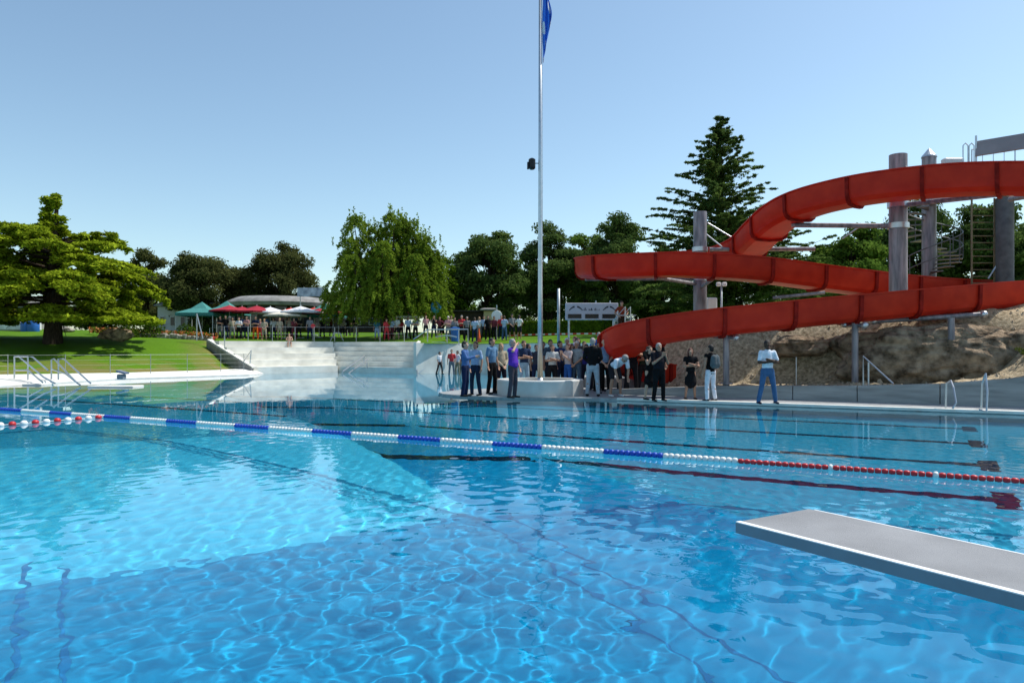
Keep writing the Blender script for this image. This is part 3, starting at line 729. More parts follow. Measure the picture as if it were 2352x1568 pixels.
# ------------------------------------------------------------------ water slide
def catmull(P, step=.22):
    P = [Vector(p) for p in P]; P = [P[0]*2-P[1]]+P+[P[-1]*2-P[-2]]; pts = []
    for i in range(1, len(P)-2):
        a, b, c_, d = P[i-1:i+3]
        for k in range(24):
            t = k/24; pts.append(.5*((2*b)+(c_-a)*t+(2*a-5*b+4*c_-d)*t*t+(3*b-a-3*c_+d)*t**3))
    pts.append(P[-2]); out = [pts[0]]; acc = 0
    for p, q in zip(pts, pts[1:]):
        L = (q-p).length
        while acc+L >= step:
            f = (step-acc)/L; p = p.lerp(q, f); out.append(p); L = (q-p).length; acc = 0
        acc += L
    return out
def redplastic():
    m, nt, p = nodes('red fibreglass')
    tc = nt.nodes.new('ShaderNodeTexCoord'); n = nt.nodes.new('ShaderNodeTexNoise'); n.inputs['Scale'].default_value = 2.4; n.inputs['Detail'].default_value = 9
    nt.links.new(tc.outputs['Object'], n.inputs['Vector'])
    r = nt.nodes.new('ShaderNodeValToRGB'); r.color_ramp.elements[0].color = (.48,.026,.012,1); r.color_ramp.elements[1].color = (.60,.040,.016,1); r.color_ramp.elements[0].position = .35; r.color_ramp.elements[1].position = .65
    nt.links.new(n.outputs['Fac'], r.inputs[0]); nt.links.new(r.outputs[0], p.inputs['Base Color']); p.inputs['Roughness'].default_value = .38; p.inputs['Specular IOR Level'].default_value = .18
    t = nt.nodes.new('ShaderNodeBsdfTranslucent'); t.inputs[0].default_value = (.75,.07,.02,1)
    mx = nt.nodes.new('ShaderNodeMixShader'); mx.inputs[0].default_value = .17
    out = nt.nodes['Material Output']
    nt.links.new(p.outputs[0], mx.inputs[1]); nt.links.new(t.outputs[0], mx.inputs[2]); nt.links.new(mx.outputs[0], out.inputs['Surface'])
    return m
RED = redplastic(); REDF = mat('dark red flange', (.24,.012,.008), .6, .3, 6, spec=.08)
CTRL = [(2700,388,19.0),(2520,384,20.2),(2352,381,21.3),(2200,385,22.3),(2060,398,23.2),(1950,416,24.2),(1860,440,25.2),(1800,470,26.4),(1755,510,27.9),(1715,548,29.7),(1660,570,31.4),(1585,580,32.6),(1500,584,32.8),(1425,588,32.0),(1378,591,30.7),(1360,592,29.4),(1383,590,28.1),(1450,587,27.3),(1550,584,26.9),(1650,588,26.7),(1750,596,26.7),(1850,609,26.9),(1950,622,27.2),(2050,634,27.7),(2160,643,28.2),(2270,648,28.5),(2370,650,28.1),(2440,650,27),(2462,650,25.7),(2430,648,24.6),(2352,647,23.9),(2250,652,23.4),(2150,661,23.0),(2050,670,22.8),(1900,683,22.5),(1750,698,22.4),(1600,715,22.6),(1510,731,23.0),(1450,750,23.8),(1422,775,25.0),(1432,800,26.2),(1475,822,27.2),(1540,838,27.6)]
path = catmull([at(*c_) for c_ in CTRL])
OUTER = [(-.69,.82),(-.665,.30),(-.60,.15),(-.44,.035),(0,0),(.44,.035),(.60,.15),(.665,.30),(.69,.82)]
PROF = [(-.75,.86),(-.75,.82)]+OUTER+[(.75,.82),(.75,.86),(.62,.86),(.605,.32),(.53,.20),(.38,.11),(0,.075),(-.38,.11),(-.53,.20),(-.605,.32),(-.62,.86)]
RIB = [(x*1.10, z if z > .8 else z-.07) for x, z in OUTER]
ws = empty('water_slide', at(1608, 720, 30), 'long red winding water slide chute on grey steel columns', 'water slide')
def slide_frame(i):
    t = (path[min(i+1, len(path)-1)]-path[max(i-1, 0)]).normalized()
    nn = Vector((t.y, -t.x, 0)).normalized(); return path[i]-Vector((0,0,.86)), nn
SEC = 9
for s0 in range(0, len(path)-1, SEC):
    s1 = min(s0+SEC, len(path)-1); mb = MB(); V = []; Fc = []; m_ = len(PROF)
    for i in range(s0, s1+1):
        o, nn = slide_frame(i); V += [o+nn*x+Vector((0,0,z)) for x, z in PROF]
    for a in range(s1-s0):
        for j in range(m_): Fc.append((a*m_+j, a*m_+(j+1) % m_, a*m_+m_+(j+1) % m_, a*m_+m_+j))
    mb.add(V, Fc)
    sec_ = toparent(mb.build('flume_section', RED, None, angle=.5), ws); fm = MB()
    # bolted joint flange at the start of the section
    o, nn = slide_frame(s0); t = Vector((-nn.y, nn.x, 0)); V = []; m_ = len(RIB)
    for dz in (-.055, .055):
        V += [o+nn*x+t*dz+Vector((0,0,z)) for x, z in RIB]+[o+nn*x+t*dz+Vector((0,0,z)) for x, z in OUTER]
    Fc = []
    for j in range(m_-1):
        Fc += [(j, j+1, 2*m_+j+1, 2*m_+j), (j, m_+j, m_+j+1, j+1), (2*m_+j, 2*m_+j+1, 3*m_+j+1, 3*m_+j)]
    fm.add(V, Fc)
    toparent(fm.build('flange', REDF), sec_)
GCOL = mat('grey steel column', (.20,.20,.22), .5, .25, 2.5, .1, 20, metal=.3, col2=(.30,.27,.28), stretch=(3,3,.5))
def tubeW(name, pts, r, m, parent, n=12, **kw):
    return toparent(MB().tube(pts, r, n, **kw).build(name, m, None, angle=.8), parent)
def col(x, ytop, ybot, D, r, name='column'):
    a, b = at(x, ytop, D), at(x, ybot, D); return tubeW(name, [b, a], r, GCOL, ws, 24)
col(1608, 487, 745, 30, .27); col(2063, 356, 760, 24.7, .285)
for x, y0, y1, D in ((1668, 768, 893, 22.55), (1964, 742, 900, 22.2), (2185, 730, 880, 21.7)):
    o = col(x, y0, y1, D, .095)
    tubeW('base_plate', [at(x, y1-14, D), at(x, y1-11, D)], .2, GCOL, ws)
arms = [((1345,641,28.9),(1600,640,30),.07),((1508,638,26.9),(1600,652,30),.07),((1638,640,26.8),(1610,660,30),.07),((1630,573,30),(1872,572,29.0),.085),((1818,517,26.0),(2050,519,24.8),.085),((2076,471,24.6),(2320,443,21.7),.085),((1775,684,26.6),(1895,672,26.0),.06),((2005,738,22.9),(2258,722,22.3),.075),((1640,772,23.0),(1690,775,22.3),.07),((1940,745,22.7),(1985,747,22.0),.07),((2420,440,21.0),(2320,458,24.5),.085)]
for a, b, r in arms:
    tubeW('support_arm', [at(*a), at(*b)], r, GCOL, ws)
    for e in (a, b):
        if e[2] < 23: toparent(MB().cap(at(*e), at(*e)+Vector((0,-.05,0)), r*1.5, r*1.5, 10).build('arm_cap', STEEL, None, True), ws)
for a, b in (((1625,512,30),(1716,566,29.6)),((1622,538,30),(1662,570,29.9)),((2075,380,24.7),(2105,398,23.4)),((1935,548,25.6),(1975,520,25.2))):
    tubeW('tie_rod', [at(*a), at(*b)], .03, STEEL, ws, 8)
# brackets hugging the columns
for x, y, D, r in ((1608,640,30,.32),(1608,573,30,.32),(2063,519,24.7,.34),(2063,471,24.7,.34)):
    p_ = at(x, y, D); toparent(MB().lathe(p_, [(r,-.09),(r,.09)], 24).build('column_clamp', STEEL, None, angle=.8), ws)

# ------------------------------------------------------------------ slide tower behind
tw = empty('slide_tower', at(2135, 700, 29), 'steel start tower with spiral stairs behind the upper red chute', 'tower')
def T(o): return toparent(o, tw)
SGAL = mat('dull stair steel', (.17,.175,.175), .55, .25, 4, metal=.3)
DGAL = mat('dark galvanised', (.11,.115,.12), .6, .25, 4, metal=.3)
pc = at(2134, 640, 29)
tubeW('column', [(pc.x,29,1.8),(pc.x,29,zat(362,29))], .26, GCOL, tw, 24)
T(MB().lathe((pc.x,29,zat(362,29)), [(.29,0),(.27,.06),(.02,.36)], 20).build('column_cap', STEEL))
tubeW('column', [at(2308,760,27), at(2308,455,27)], .29, DGAL, tw, 24)
# platform
zp = zat(416, 27.5)
T(MB().prism([(pc.x+.2,27.0),(pc.x+9,25.6),(pc.x+9,29),(pc.x+.2,30.0)], zp-.16, zp).build('platform', DGAL))
rl = [Vector((pc.x+.5,27.1,zp)), Vector((pc.x+2.4,26.8,zp)), Vector((pc.x+8.8,25.75,zp))]
mb = MB()
for z in (1.08, .55): mb.tube([p_+Vector((0,0,z)) for p_ in rl], .022, 6)
L1_, L2_ = rl[0], rl[2]
for i in range(24):
    p_ = L1_.lerp(L2_, i/23); mb.tube([p_, p_+Vector((0,0,1.08))], .014 if i % 4 else .024, 6)
T(mb.build('railing', STEEL))
mb = MB()
for k in range(2):
    b_ = Vector((xat(2212+k*14, 26.6), 26.6, zp)); mb.tube([b_+Vector((0,0,.3)), b_+Vector((0,0,1.08)), b_+Vector((.09,0,1.17)), b_+Vector((.18,0,1.08)), b_+Vector((.18,0,.3))], .02, 6)
T(mb.build('grab_rail', STEEL))
T(MB().bevbox((xat(2188,27.6),27.6,zat(374,27.6)), (.75,.3,.32), .04).build('control_box', mat('white box paint', (.62,.64,.66), .5, .06)))
a, b = at(2242, 329, 24.8), at(2520, 312, 22.6); d_ = (b-a); MM = Matrix.Rotation(math.atan2(d_.y, d_.x), 3, 'Z') @ Matrix.Rotation(math.radians(-18), 3, 'X')
T(MB().box((a+b)/2, (d_.length, .06, .56), M=MM).build('header_panel', mat('grey header panel', (.27,.27,.28), .6, .1, 2)))
tubeW('panel_post', [at(2242,392,24.8), at(2242,312,24.8)], .035, STEEL, tw, 8); tubeW('panel_post', [at(2470,392,23), at(2470,312,23)], .035, STEEL, tw, 8)
# spiral stair
zb, zt = 2.4, zp-.1; nst = 30; R_ = 1.15
for i in range(nst):
    a_ = -.6+i*2*PI/15; z = zb+(zt-zb)*i/nst; mb = MB()
    V = [(pc.x+r*math.cos(a_+s_), 29+r*math.sin(a_+s_), z+dz) for dz in (-.04, 0) for r, s_ in ((.24,-.19),(R_,-.19),(R_,.19),(.24,.19))]
    mb.add(V, [(0,3,2,1),(4,5,6,7),(0,1,5,4),(1,2,6,5),(2,3,7,6),(3,0,4,7)]); T(mb.build('stair_tread', SGAL))
mb = MB()
for h in (.5, 1.0): mb.tube([(pc.x+R_*math.cos(-.6+i*PI/15), 29+R_*math.sin(-.6+i*PI/15), zb+(zt-zb)*i/60+h) for i in range(61)], .022, 6)
for i in range(0, 61, 2):
    a_ = -.6+i*PI/15; z = zb+(zt-zb)*i/60; mb.tube([(pc.x+R_*math.cos(a_), 29+R_*math.sin(a_), z), (pc.x+R_*math.cos(a_), 29+R_*math.sin(a_), z+1)], .014, 5)
T(mb.build('stair_railing', SGAL))
# ladder with rungs
YG = mat('weathered brown steel', (.22,.18,.10), .6, .25, 5, metal=.2)
mb = MB()
for x in (2232, 2284): mb.tube([at(x,740,27.3), at(x,455,27.3)], .035, 8)
for i in range(17): y = 480+i*15.5; mb.tube([at(2232,y,27.3), at(2284,y,27.3)], .022, 6)
T(mb.build('ladder', YG))
tubeW('ladder_brace', [at(2270,640,27.1), at(2297,598,27.1)], .03, STEEL, tw, 6)

# ------------------------------------------------------------------ gravel mound and rocks
def smooth(a, b, x):
    t = min(1, max(0, (x-a)/(b-a))); return t*t*(3-2*t)
WT = list(zip(us, tz))
def mound_z(u, v):
    w0 = interp(u, WT)-.06; t = v-22.9
    h = smooth(-9.4, -5.4, u); hb = smooth(-11.2, -8.6, u); k_ = smooth(4.6, 5.8, t); h = h*(1-k_)+max(h, hb)*k_
    fr = smooth(1.6, 3.4, u)      # right end: slope starts at the wall; elsewhere a flat apron with rocks behind
    rise = (smooth(2.6, 4.5, t)*2.15+.25*smooth(5, 7, t)+.04*max(0, t-4.6))*(1-fr)+fr*(smooth(-.2, 3.6, t)*1.75+.5*smooth(4, 6, t)+.03*max(0, t-3.4))
    z = (w0*smooth(-9, -7, u)+h*rise)
    p_ = uv(u, v)
    z += h*(.10*mnoise.noise(Vector((p_.x*.9, p_.y*.9, 1)))+.05*mnoise.noise(Vector((p_.x*3.1, p_.y*3.1, 4)))+.02*mnoise.noise(Vector((p_.x*9, p_.y*9, 4))))
    return z
ul = np.arange(-11.6, 12, .15); vl = np.concatenate([np.arange(22.86, 28.5, .12), np.arange(28.5, 40, .8)])
V = []
for v in vl:
    for u in ul: q_ = uv(u, v); V.append((q_.x, q_.y, mound_z(u, v)))
n_ = len(ul); Q = [(r*n_+c_, r*n_+c_+1, (r+1)*n_+c_+1, (r+1)*n_+c_) for r in range(len(vl)-1) for c_ in range(n_-1)]
GRAV = mat('tan gravel', (.36,.28,.17), .95, .35, 9, 1.0, 26, col2=(.48,.39,.26), spec=.1, detail=10)
o = link_mesh('gravel_mound', np_mesh('gravel_mound', V, Q), GRAV, None, True); o['kind'] = 'structure'
ROCKM = mat('brown rock', (.16,.115,.075), .95, .5, 3.6, 1.0, 24, col2=(.29,.22,.15), spec=.1, detail=10)
def rock(name, c, r, rz, label, m=ROCKM, seed=0, sub=5, amp=.35):
    import bmesh
    bm = bmesh.new(); bmesh.ops.create_icosphere(bm, subdivisions=sub, radius=1)
    for v in bm.verts:
        p_ = v.co.copy(); sgn = 1
        d = amp*mnoise.noise(p_*1.3+Vector((seed,0,0)))+amp*.55*abs(mnoise.noise(p_*2.9+Vector((seed,3,0))))+.10*mnoise.noise(p_*5+Vector((seed,0,5)))+.05*abs(mnoise.noise(p_*11))+.02*mnoise.noise(p_*23)
        v.co = p_*(1+d); v.co.z = math.copysign(abs(v.co.z)**.8, v.co.z)
        v.co = Vector((v.co.x*r[0], v.co.y*r[1], v.co.z*r[2]))
    me = bpy.data.meshes.new(name); bm.to_mesh(me); bm.free()
    o = link_mesh(name, me, m, None, True); o.location = c; o.rotation_euler = (0,0,rz)
    return tag(o, label, 'rock')
UA = -.5077
mb = MB()
for k in range(900):
    u = RNG.uniform(-8, 6); v = RNG.uniform(22.95, 28.5); z = mound_z(u, v); p_ = uv(u, v, z); r = RNG.uniform(.02, .075)*(1.8 if RNG.random() < .06 else 1)
    V = []
    for a in range(6): V.append(p_+Vector((math.cos(a*PI/3)*r*RNG.uniform(.7,1.3), math.sin(a*PI/3)*r*RNG.uniform(.7,1.3), -r*.3)))
    V += [p_+Vector((RNG.uniform(-.4,.4)*r, RNG.uniform(-.4,.4)*r, r*RNG.uniform(.5,.9))) for a in range(3)]
    mb.add(V, [(0,1,6),(1,2,6),(2,7,6),(2,3,7),(3,4,7),(4,8,7),(4,5,8),(5,0,8),(0,6,8),(6,7,8)])
o = mb.build('loose_stones', mat('loose stone', (.26,.20,.13), .95, .5, 3, .5, 30, col2=(.42,.35,.25))); tag(o, 'loose stones scattered over the gravel bank', 'stones', kind='stuff')
rock('boulder', uv(.35, 26.0, 1.22), (2.75,1.0,1.0), UA, 'largest dark brown rock outcrop under the lower red chute', seed=3, sub=6)
rock('boulder', uv(-3.55, 26.2, 1.62), (.9,.7,.36), UA, 'small reddish brown rock ledge left of the large outcrop', seed=9)
rock('boulder', uv(2.95, 25.9, 1.25), (.95,.8,.85), UA, 'rock block at right end of the large outcrop near tan slope', seed=5)
rock('boulder', at(266, 768, 47.0), (.85,.6,.42), .3, 'dark boulder lying on the lawn in the cedar shade', seed=2, sub=4)
rock('boulder', at(152, 757, 52.0), (.42,.3,.2), .3, 'pale stone on the lawn right of the cedar trunk', mat('pale stone', (.35,.33,.30), .9, .3, 4, .6, 20), seed=6, sub=4)

# ------------------------------------------------------------------ leaves
def leaf_mesh(name, P, N, size, aspect=.55, jitter=.5):
    n = len(P); N = N+RNG.normal(0, jitter, (n,3)); N /= np.linalg.norm(N, axis=1, keepdims=True)+1e-9
    A = RNG.normal(0, 1, (n,3)); A -= N*np.sum(A*N, 1, keepdims=True); A /= np.linalg.norm(A, axis=1, keepdims=True)+1e-9
    B = np.cross(N, A); s_ = (size*RNG.uniform(.6, 1.4, (n,1)))
    A = A*s_*.5; B = B*s_*.5*aspect
    V = np.stack([P-A, P-A*.1+B, P+A, P-A*.1-B], 1).reshape(-1, 3)
    return np_mesh(name, V, np.arange(4*n).reshape(-1, 4))
BARK = mat('dark bark', (.035,.025,.018), .95, .35, 6, .9, 14, col2=(.06,.045,.032), spec=.1, stretch=(3,3,.6))
PALEB = mat('pale birch bark', (.30,.27,.23), .9, .4, 5, .5, 14, col2=(.45,.42,.38))
def tree_root(name, x, D, z, label, group=None):
    return empty(name, (x, D, z), label, 'tree', group)
def cedar(x, D, z, H, label):
    root = tree_root('cedar_tree', x, D, z, label); tb = MB()
    tb.tube([(0,0,-.5),(.0,0,.0),(.05,0,1.5),(0,.1,4),(.1,0,7),(.35,0,H-.2)], [.75,.58,.46,.36,.22,.03], 14)
    P = []; N = []
    tiers = []
    for i in range(92):
        h = RNG.uniform(1.5, 7.1); tiers.append((h, RNG.uniform(0, 2*PI), interp(h, [(1.5,5.9),(2.6,7.6),(3.6,7.2),(4.8,6.0),(6.0,4.9),(7.1,3.6)])*RNG.uniform(.66, 1.06)))
    for i in range(22): h = RNG.uniform(6.9, H-.1); tiers.append((h, RNG.uniform(0, 2*PI), interp(h, [(6.9,1.9),(7.3,.75),(8.4,.55),(H,.3)])*RNG.uniform(.7, 1.3)))
    for h, a, L in tiers:
        d = np.array([math.cos(a), math.sin(a)]); sd = np.array([-d[1], d[0]]); rise = RNG.uniform(.05, .22)*L*(1 if h > 3 else .4); droop = RNG.uniform(.22, .38)*L*(1 if h > 2.6 else 1.1)
        zc = lambda t: h+rise*2*t-droop*t**2.2
        tb.tube([(d[0]*L*t, d[1]*L*t, zc(t)-.05) for t in (0,.35,.7,.95)], [.06+.012*L,.05,.03,.012], 6)
        n = int(150*L+120)
        # sprays: side twigs leaving the limb, each carrying a flat pad of needle tufts that hangs at its tip
        nt_ = max(6, int(L*4.5))
        for k in range(nt_):
            t0 = RNG.uniform(.22, 1.0)**.8; sl = RNG.uniform(-1, 1)*min(1.9, .42*L)*(1.1-.55*t0); m_ = int(n/nt_*2.6)
            q = RNG.uniform(0, 1, m_)**.7
            px = t0*L+q*.45*abs(sl)+RNG.normal(0, .10, m_); py = sl*q+RNG.normal(0, .10, m_)
            pz = zc(np.minimum(t0+.0*q, 1.05))-.22*np.abs(sl)*q**2+RNG.normal(0, .045, m_)-np.where(RNG.random(m_) < .35, RNG.uniform(0, .30, m_)*q, 0)
            P.append(np.stack([d[0]*px+sd[0]*py, d[1]*px+sd[1]*py, pz], 1)); N.append(np.tile([0,0,1.], (m_,1)))
    P = np.concatenate(P); N = np.concatenate(N); P[:,2] = np.maximum(P[:,2], 1.35+.25*RNG.random(len(P)))
    tb.build('trunk', BARK, root, True)
    link_mesh('crown', leaf_mesh('crown', P, N, .27, .5, .5), leafmat('cedar foliage', (.15,.21,.012), (.38,.46,.028), .30, .55), root)
    return root
def conifer(x, D, z, H, W, label):
    root = tree_root('conifer_tree', x, D, z, label); tb = MB()
    tb.tube([(0,0,-.5),(0,0,2),(.1,0,H*.6),(.05,0,H)], [.5,.4,.2,.02], 12)
    P = []; N = []
    for i in range(250):
        f = RNG.uniform(0, 1)**1.1; h = .9+f*(H-1.1); a = RNG.uniform(0, 2*PI)
        L = W*(.95*(1-f)**1.0+.10*(1-f)**.3)*RNG.choice([.55,.75,.9,1.0,1.15])*RNG.uniform(.85, 1.1)+.18
        d = np.array([math.cos(a), math.sin(a)]); sd = np.array([-d[1], d[0]]); up_ = RNG.uniform(.25, .62)*L; dr = RNG.uniform(.10, .28)*L
        zc = lambda t: h+up_*t-dr*t**2.5
        tb.tube([(d[0]*L*t, d[1]*L*t, zc(t)) for t in (0,.5,1)], [.03+.010*L,.025,.008], 5)
        for k in range(max(5, int(L*7))):
            t0 = RNG.uniform(.08, 1.04); sl = RNG.uniform(-1, 1)*(.27*L*(1.08-t0)+.06); m_ = 25
            q = RNG.uniform(0, 1, m_)
            px = t0*L+q*.7*abs(sl)+RNG.normal(0, .05, m_); py = sl*q+RNG.normal(0, .05, m_); pz = zc(t0)+.10*q*abs(sl)-np.abs(RNG.normal(0, .13, m_))*(.5+q)*(1.15-t0)
            P.append(np.stack([d[0]*px+sd[0]*py, d[1]*px+sd[1]*py, pz], 1)); N.append(np.tile([0,0,1.], (m_,1)))
    tb.build('trunk', BARK, root, True)
    P = np.concatenate(P)
    link_mesh('crown', leaf_mesh('crown', P, np.concatenate(N), .22, .38, .8), leafmat('conifer foliage', (.042,.085,.026), (.15,.215,.046), .45, .5), root)
    return root
def broad(name, x, D, z, H, W, label, lm, group=None, clear=.18, nclump=70, size=.26, per=330, flat=.8, bark=BARK, seed=None):
    root = tree_root(name, x, D, z, label, group); tb = MB()
    zc = H*(1+clear)/2; hz = H*(1-clear)/2
    tb.tube([(0,0,-.4),(0,0,H*clear),(.1,0,H*.55),(0,.1,H*.8)], [.06*H*.5+.1,.04*H*.5+.08,.12,.03], 10)
    P = []; N = []
    for k in range(nclump):
        u = RNG.normal(0, 1, 3); u /= np.linalg.norm(u); r = RNG.uniform(.35, 1.0)**.6
        taper = 1-.25*u[2] if u[2] > 0 else 1
        c_ = np.array([u[0]*W*r*taper*.86, u[1]*W*r*taper*.86, zc+u[2]*hz*r*.9]); cr = RNG.uniform(.11, .23)*(W+hz)*.64
        if k % 2 == 0: tb.tube([(0,0,max(H*clear, c_[2]-W*.7)), (c_[0]*.55, c_[1]*.55, c_[2]-cr*.6), tuple(c_)], [.09,.05,.02], 5)
        m_ = int(1.25*per*(cr/1.0)**1.6+60)
        g = RNG.normal(0, 1, (m_,3)); g /= np.linalg.norm(g, axis=1, keepdims=True); rr = RNG.uniform(.35, 1.08, (m_,1))
        P.append(c_+g*rr*cr*np.array([1,1,flat])); N.append(g+np.array([0,0,.4]))
    tb.build('trunk', bark, root, True)
    link_mesh('crown', leaf_mesh('crown', np.concatenate(P), np.concatenate(N), size, .6, .7), lm, root)
    return root
def birch(x, D, z, H, W, label):
    root = tree_root('birch_tree', x, D, z, label); tb = MB(); P = []; N = []
    tb.tube([(0,0,-.4),(.05,0,1.2),(-.1,0,2.6)], [.42,.36,.30], 12)
    stems = [(-2.6,-.4,H*.97,.9),(-1.5,.6,H*.93,.8),(.6,-.5,H*1.0,.9),(1.7,.4,H*.95,.8),(3.0,-.2,H*.80,.8),(-3.6,.4,H*.66,.7),(4.1,.2,H*.60,.8),(.0,-2.5,H*.72,.8),(.2,2.6,H*.75,.8),(-2.3,-2.2,H*.62,.8),(2.6,-2.2,H*.62,.8),(-.6,1.0,H*.90,.7),(1.1,1.2,H*.97,.6),(2.3,.9,H*.86,.7),(-3.1,.2,H*.80,.6),(3.7,.4,H*.70,.7)]
    strands = []
    for sx, sy, sh, w in stems:
        pts = [np.array([0,0,1.6]), np.array([sx*.45, sy*.45, sh*.42]), np.array([sx*.85, sy*.85, sh*.72]), np.array([sx, sy, sh])]
        tb.tube([tuple(p_) for p_ in pts], [.20,.13,.07,.012], 7)
        for k in range(120):
            t = RNG.uniform(.18, 1.0); i = min(2, int(t*3)); f = t*3-i; c_ = pts[i]*(1-f)+pts[i+1]*f
            a = RNG.uniform(0, 2*PI); Rr = RNG.uniform(.1, 1.0)*(2.1*(1-t)**.6+.28)*w
            s0 = c_+np.array([math.cos(a)*Rr, math.sin(a)*Rr, .35+.25*Rr*(t > .6)]); ln = RNG.uniform(.35, 1.45)*(1.15-.5*t)
            strands.append((s0, ln, a))
    for k in range(260):      # drooping skirt
        a = RNG.uniform(0, 2*PI); R0 = W*RNG.uniform(.70, 1.0); s0 = np.array([math.cos(a)*R0, math.sin(a)*R0*.8, RNG.uniform(2.2, H*.46)]); strands.append((s0, RNG.uniform(.5, 1.5), a))
    for s0, ln, a in strands:
        m_ = int(34+52*ln); q = RNG.uniform(0, 1, m_)
        P.append(np.stack([s0[0]+math.cos(a)*.5*q+RNG.normal(0, .075, m_), s0[1]+math.sin(a)*.5*q+RNG.normal(0, .075, m_), np.maximum(1.0, s0[2]-ln*q**1.3+RNG.normal(0, .05, m_))], 1)); N.append(RNG.normal(0, 1, (m_,3)))
    for sx, sy, sh, w in stems[:5]+stems[-5:]:    # wispy leaders
        for k in range(14):
            ox, oy = RNG.normal(0, .6, 2); m_ = 30; q = RNG.uniform(0, 1, m_); h2 = RNG.uniform(.4, 1.5)-.25*abs(ox)
            P.append(np.stack([sx+ox+RNG.normal(0, .05, m_), sy+oy+RNG.normal(0, .05, m_), sh-.4+h2*q], 1)); N.append(RNG.normal(0, 1, (m_,3)))
    tb.build('trunk', BARK, root, True)
    link_mesh('crown', leaf_mesh('crown', np.concatenate(P), np.concatenate(N), .15, .6, .3), leafmat('birch foliage', (.095,.155,.018), (.24,.34,.035), .5, .5), root)
    return root
def gz(x, D): return ground(x, D)
cedar(xat(121, 46), 46, gz(121, 46)-.1, zat(437, 46)-gz(121, 46)+.1, 'wide bright green cedar with flat tiers on the left lawn')
birch(xat(890, 58), 58, gz(890, 58), zat(482, 58)-gz(890, 58)-.6, 4.9, 'tall light green birch with hanging twigs behind the terrace')
conifer(xat(1652, 50), 50, gz(1652, 50), zat(264, 50)-gz(1652, 50), 7.2, 'tallest tree, spiky blue green conifer behind the slide')
BRN = leafmat('copper foliage', (.042,.055,.018), (.12,.13,.042), .4, .6)
PINE = leafmat('dark pine foliage', (.040,.078,.024), (.14,.20,.050), .42, .6)
PINE2 = leafmat('fresh pine foliage', (.055,.115,.018), (.17,.26,.04), .42, .6)
GT = 'trees lining the far lawn'
def bt(name, x, ytop, wpx, D, lm, label, **kw):
    kw.setdefault('clear', .06); wpx *= 1.22; z = gz(x, D)-.1; broad(name, xat(x, D), D, z, zat(ytop, D)-z, wpx/F*D, label, lm, GT, **kw)
bt('beech_tree', 338, 568, 58, 86, BRN, 'brownish beech half hidden behind right edge of the cedar', nclump=55)
bt('beech_tree', 470, 572, 92, 80, BRN, 'wide brown leaved beech between cedar and cafe roof', nclump=85)
bt('beech_tree', 646, 553, 82, 82, BRN, 'round brown leaved beech directly above the cafe roof', nclump=80)
bt('broadleaf_tree', 563, 640, 48, 90, PINE, 'low dark green tree between the two round beeches', nclump=45)
bt('broadleaf_tree', 15, 640, 70, 78, PINE, 'dark tree at left edge behind the cedar', nclump=60)
bt('broadleaf_tree', 230, 655, 70, 84, PINE, 'dark tree hidden behind the middle of the cedar', nclump=60)
bt('broadleaf_tree', 1015, 590, 48, 66, leafmat('maple foliage', (.05,.10,.008), (.12,.20,.015), .4, .6), 'fresh green tree peeping out right of the birch', nclump=50)
bt('pine_tree', 1122, 516, 78, 68, PINE, 'dark pine standing alone between birch and flagpole', nclump=80, flat=.6, clear=.04)
bt('pine_tree', 1262, 508, 70, 72, PINE, 'dark pine right behind the flagpole', nclump=75, flat=.6, clear=.05)
bt('pine_tree', 1345, 520, 55, 76, PINE2, 'greener pine in the gap above the scoreboard', nclump=50, flat=.6, clear=.25)
bt('pine_tree', 1415, 488, 74, 70, PINE, 'tall dark pine above the left end of the slide', nclump=85, flat=.6, clear=.05)
bt('pine_tree', 1520, 560, 60, 74, PINE, 'dark pine left of the tallest conifer', nclump=60, flat=.6, clear=.03)
bt('pine_tree', 1805, 560, 60, 72, PINE, 'dark pine right of the tallest conifer behind the chute', nclump=60, flat=.6, clear=.03)
bt('pine_tree', 1955, 512, 100, 52, PINE2, 'fresh green pine seen between upper and middle chutes', nclump=95, flat=.6, clear=.1)
bt('pine_tree', 2115, 452, 92, 60, PINE, 'dark pine behind the spiral stair', nclump=85, flat=.55, clear=.15)
bt('pine_tree', 2275, 440, 88, 58, PINE, 'dark pine behind the tower ladder', nclump=85, flat=.55, clear=.15)
bt('pine_tree', 2430, 470, 90, 58, PINE, 'dark pine at right edge behind the tower', nclump=70, flat=.55, clear=.1)
for k, (x, yt, w, D) in enumerate(((395,672,55,94),(455,664,50,98),(520,676,55,96),(600,668,60,99),(690,664,55,96),(760,660,60,92),(1060,650,60,90),(1165,622,60,86),(1215,600,55,84),(1305,596,60,86),(1375,585,60,84),(1470,590,60,82),(1545,640,60,80),(1830,640,60,74),(1890,620,55,70),(2035,590,60,70),(2195,560,60,66),(2350,560,60,66))):
    bt('broadleaf_tree', x, yt, w, D, PINE if k % 3 else PINE2, 'low dark tree in the farthest row, %s from the left' % ['first','second','third','fourth','fifth','sixth','seventh','eighth','ninth','tenth','eleventh','twelfth','thirteenth','fourteenth','fifteenth','sixteenth','seventeenth','eighteenth'][k], nclump=36, clear=.02, per=240)
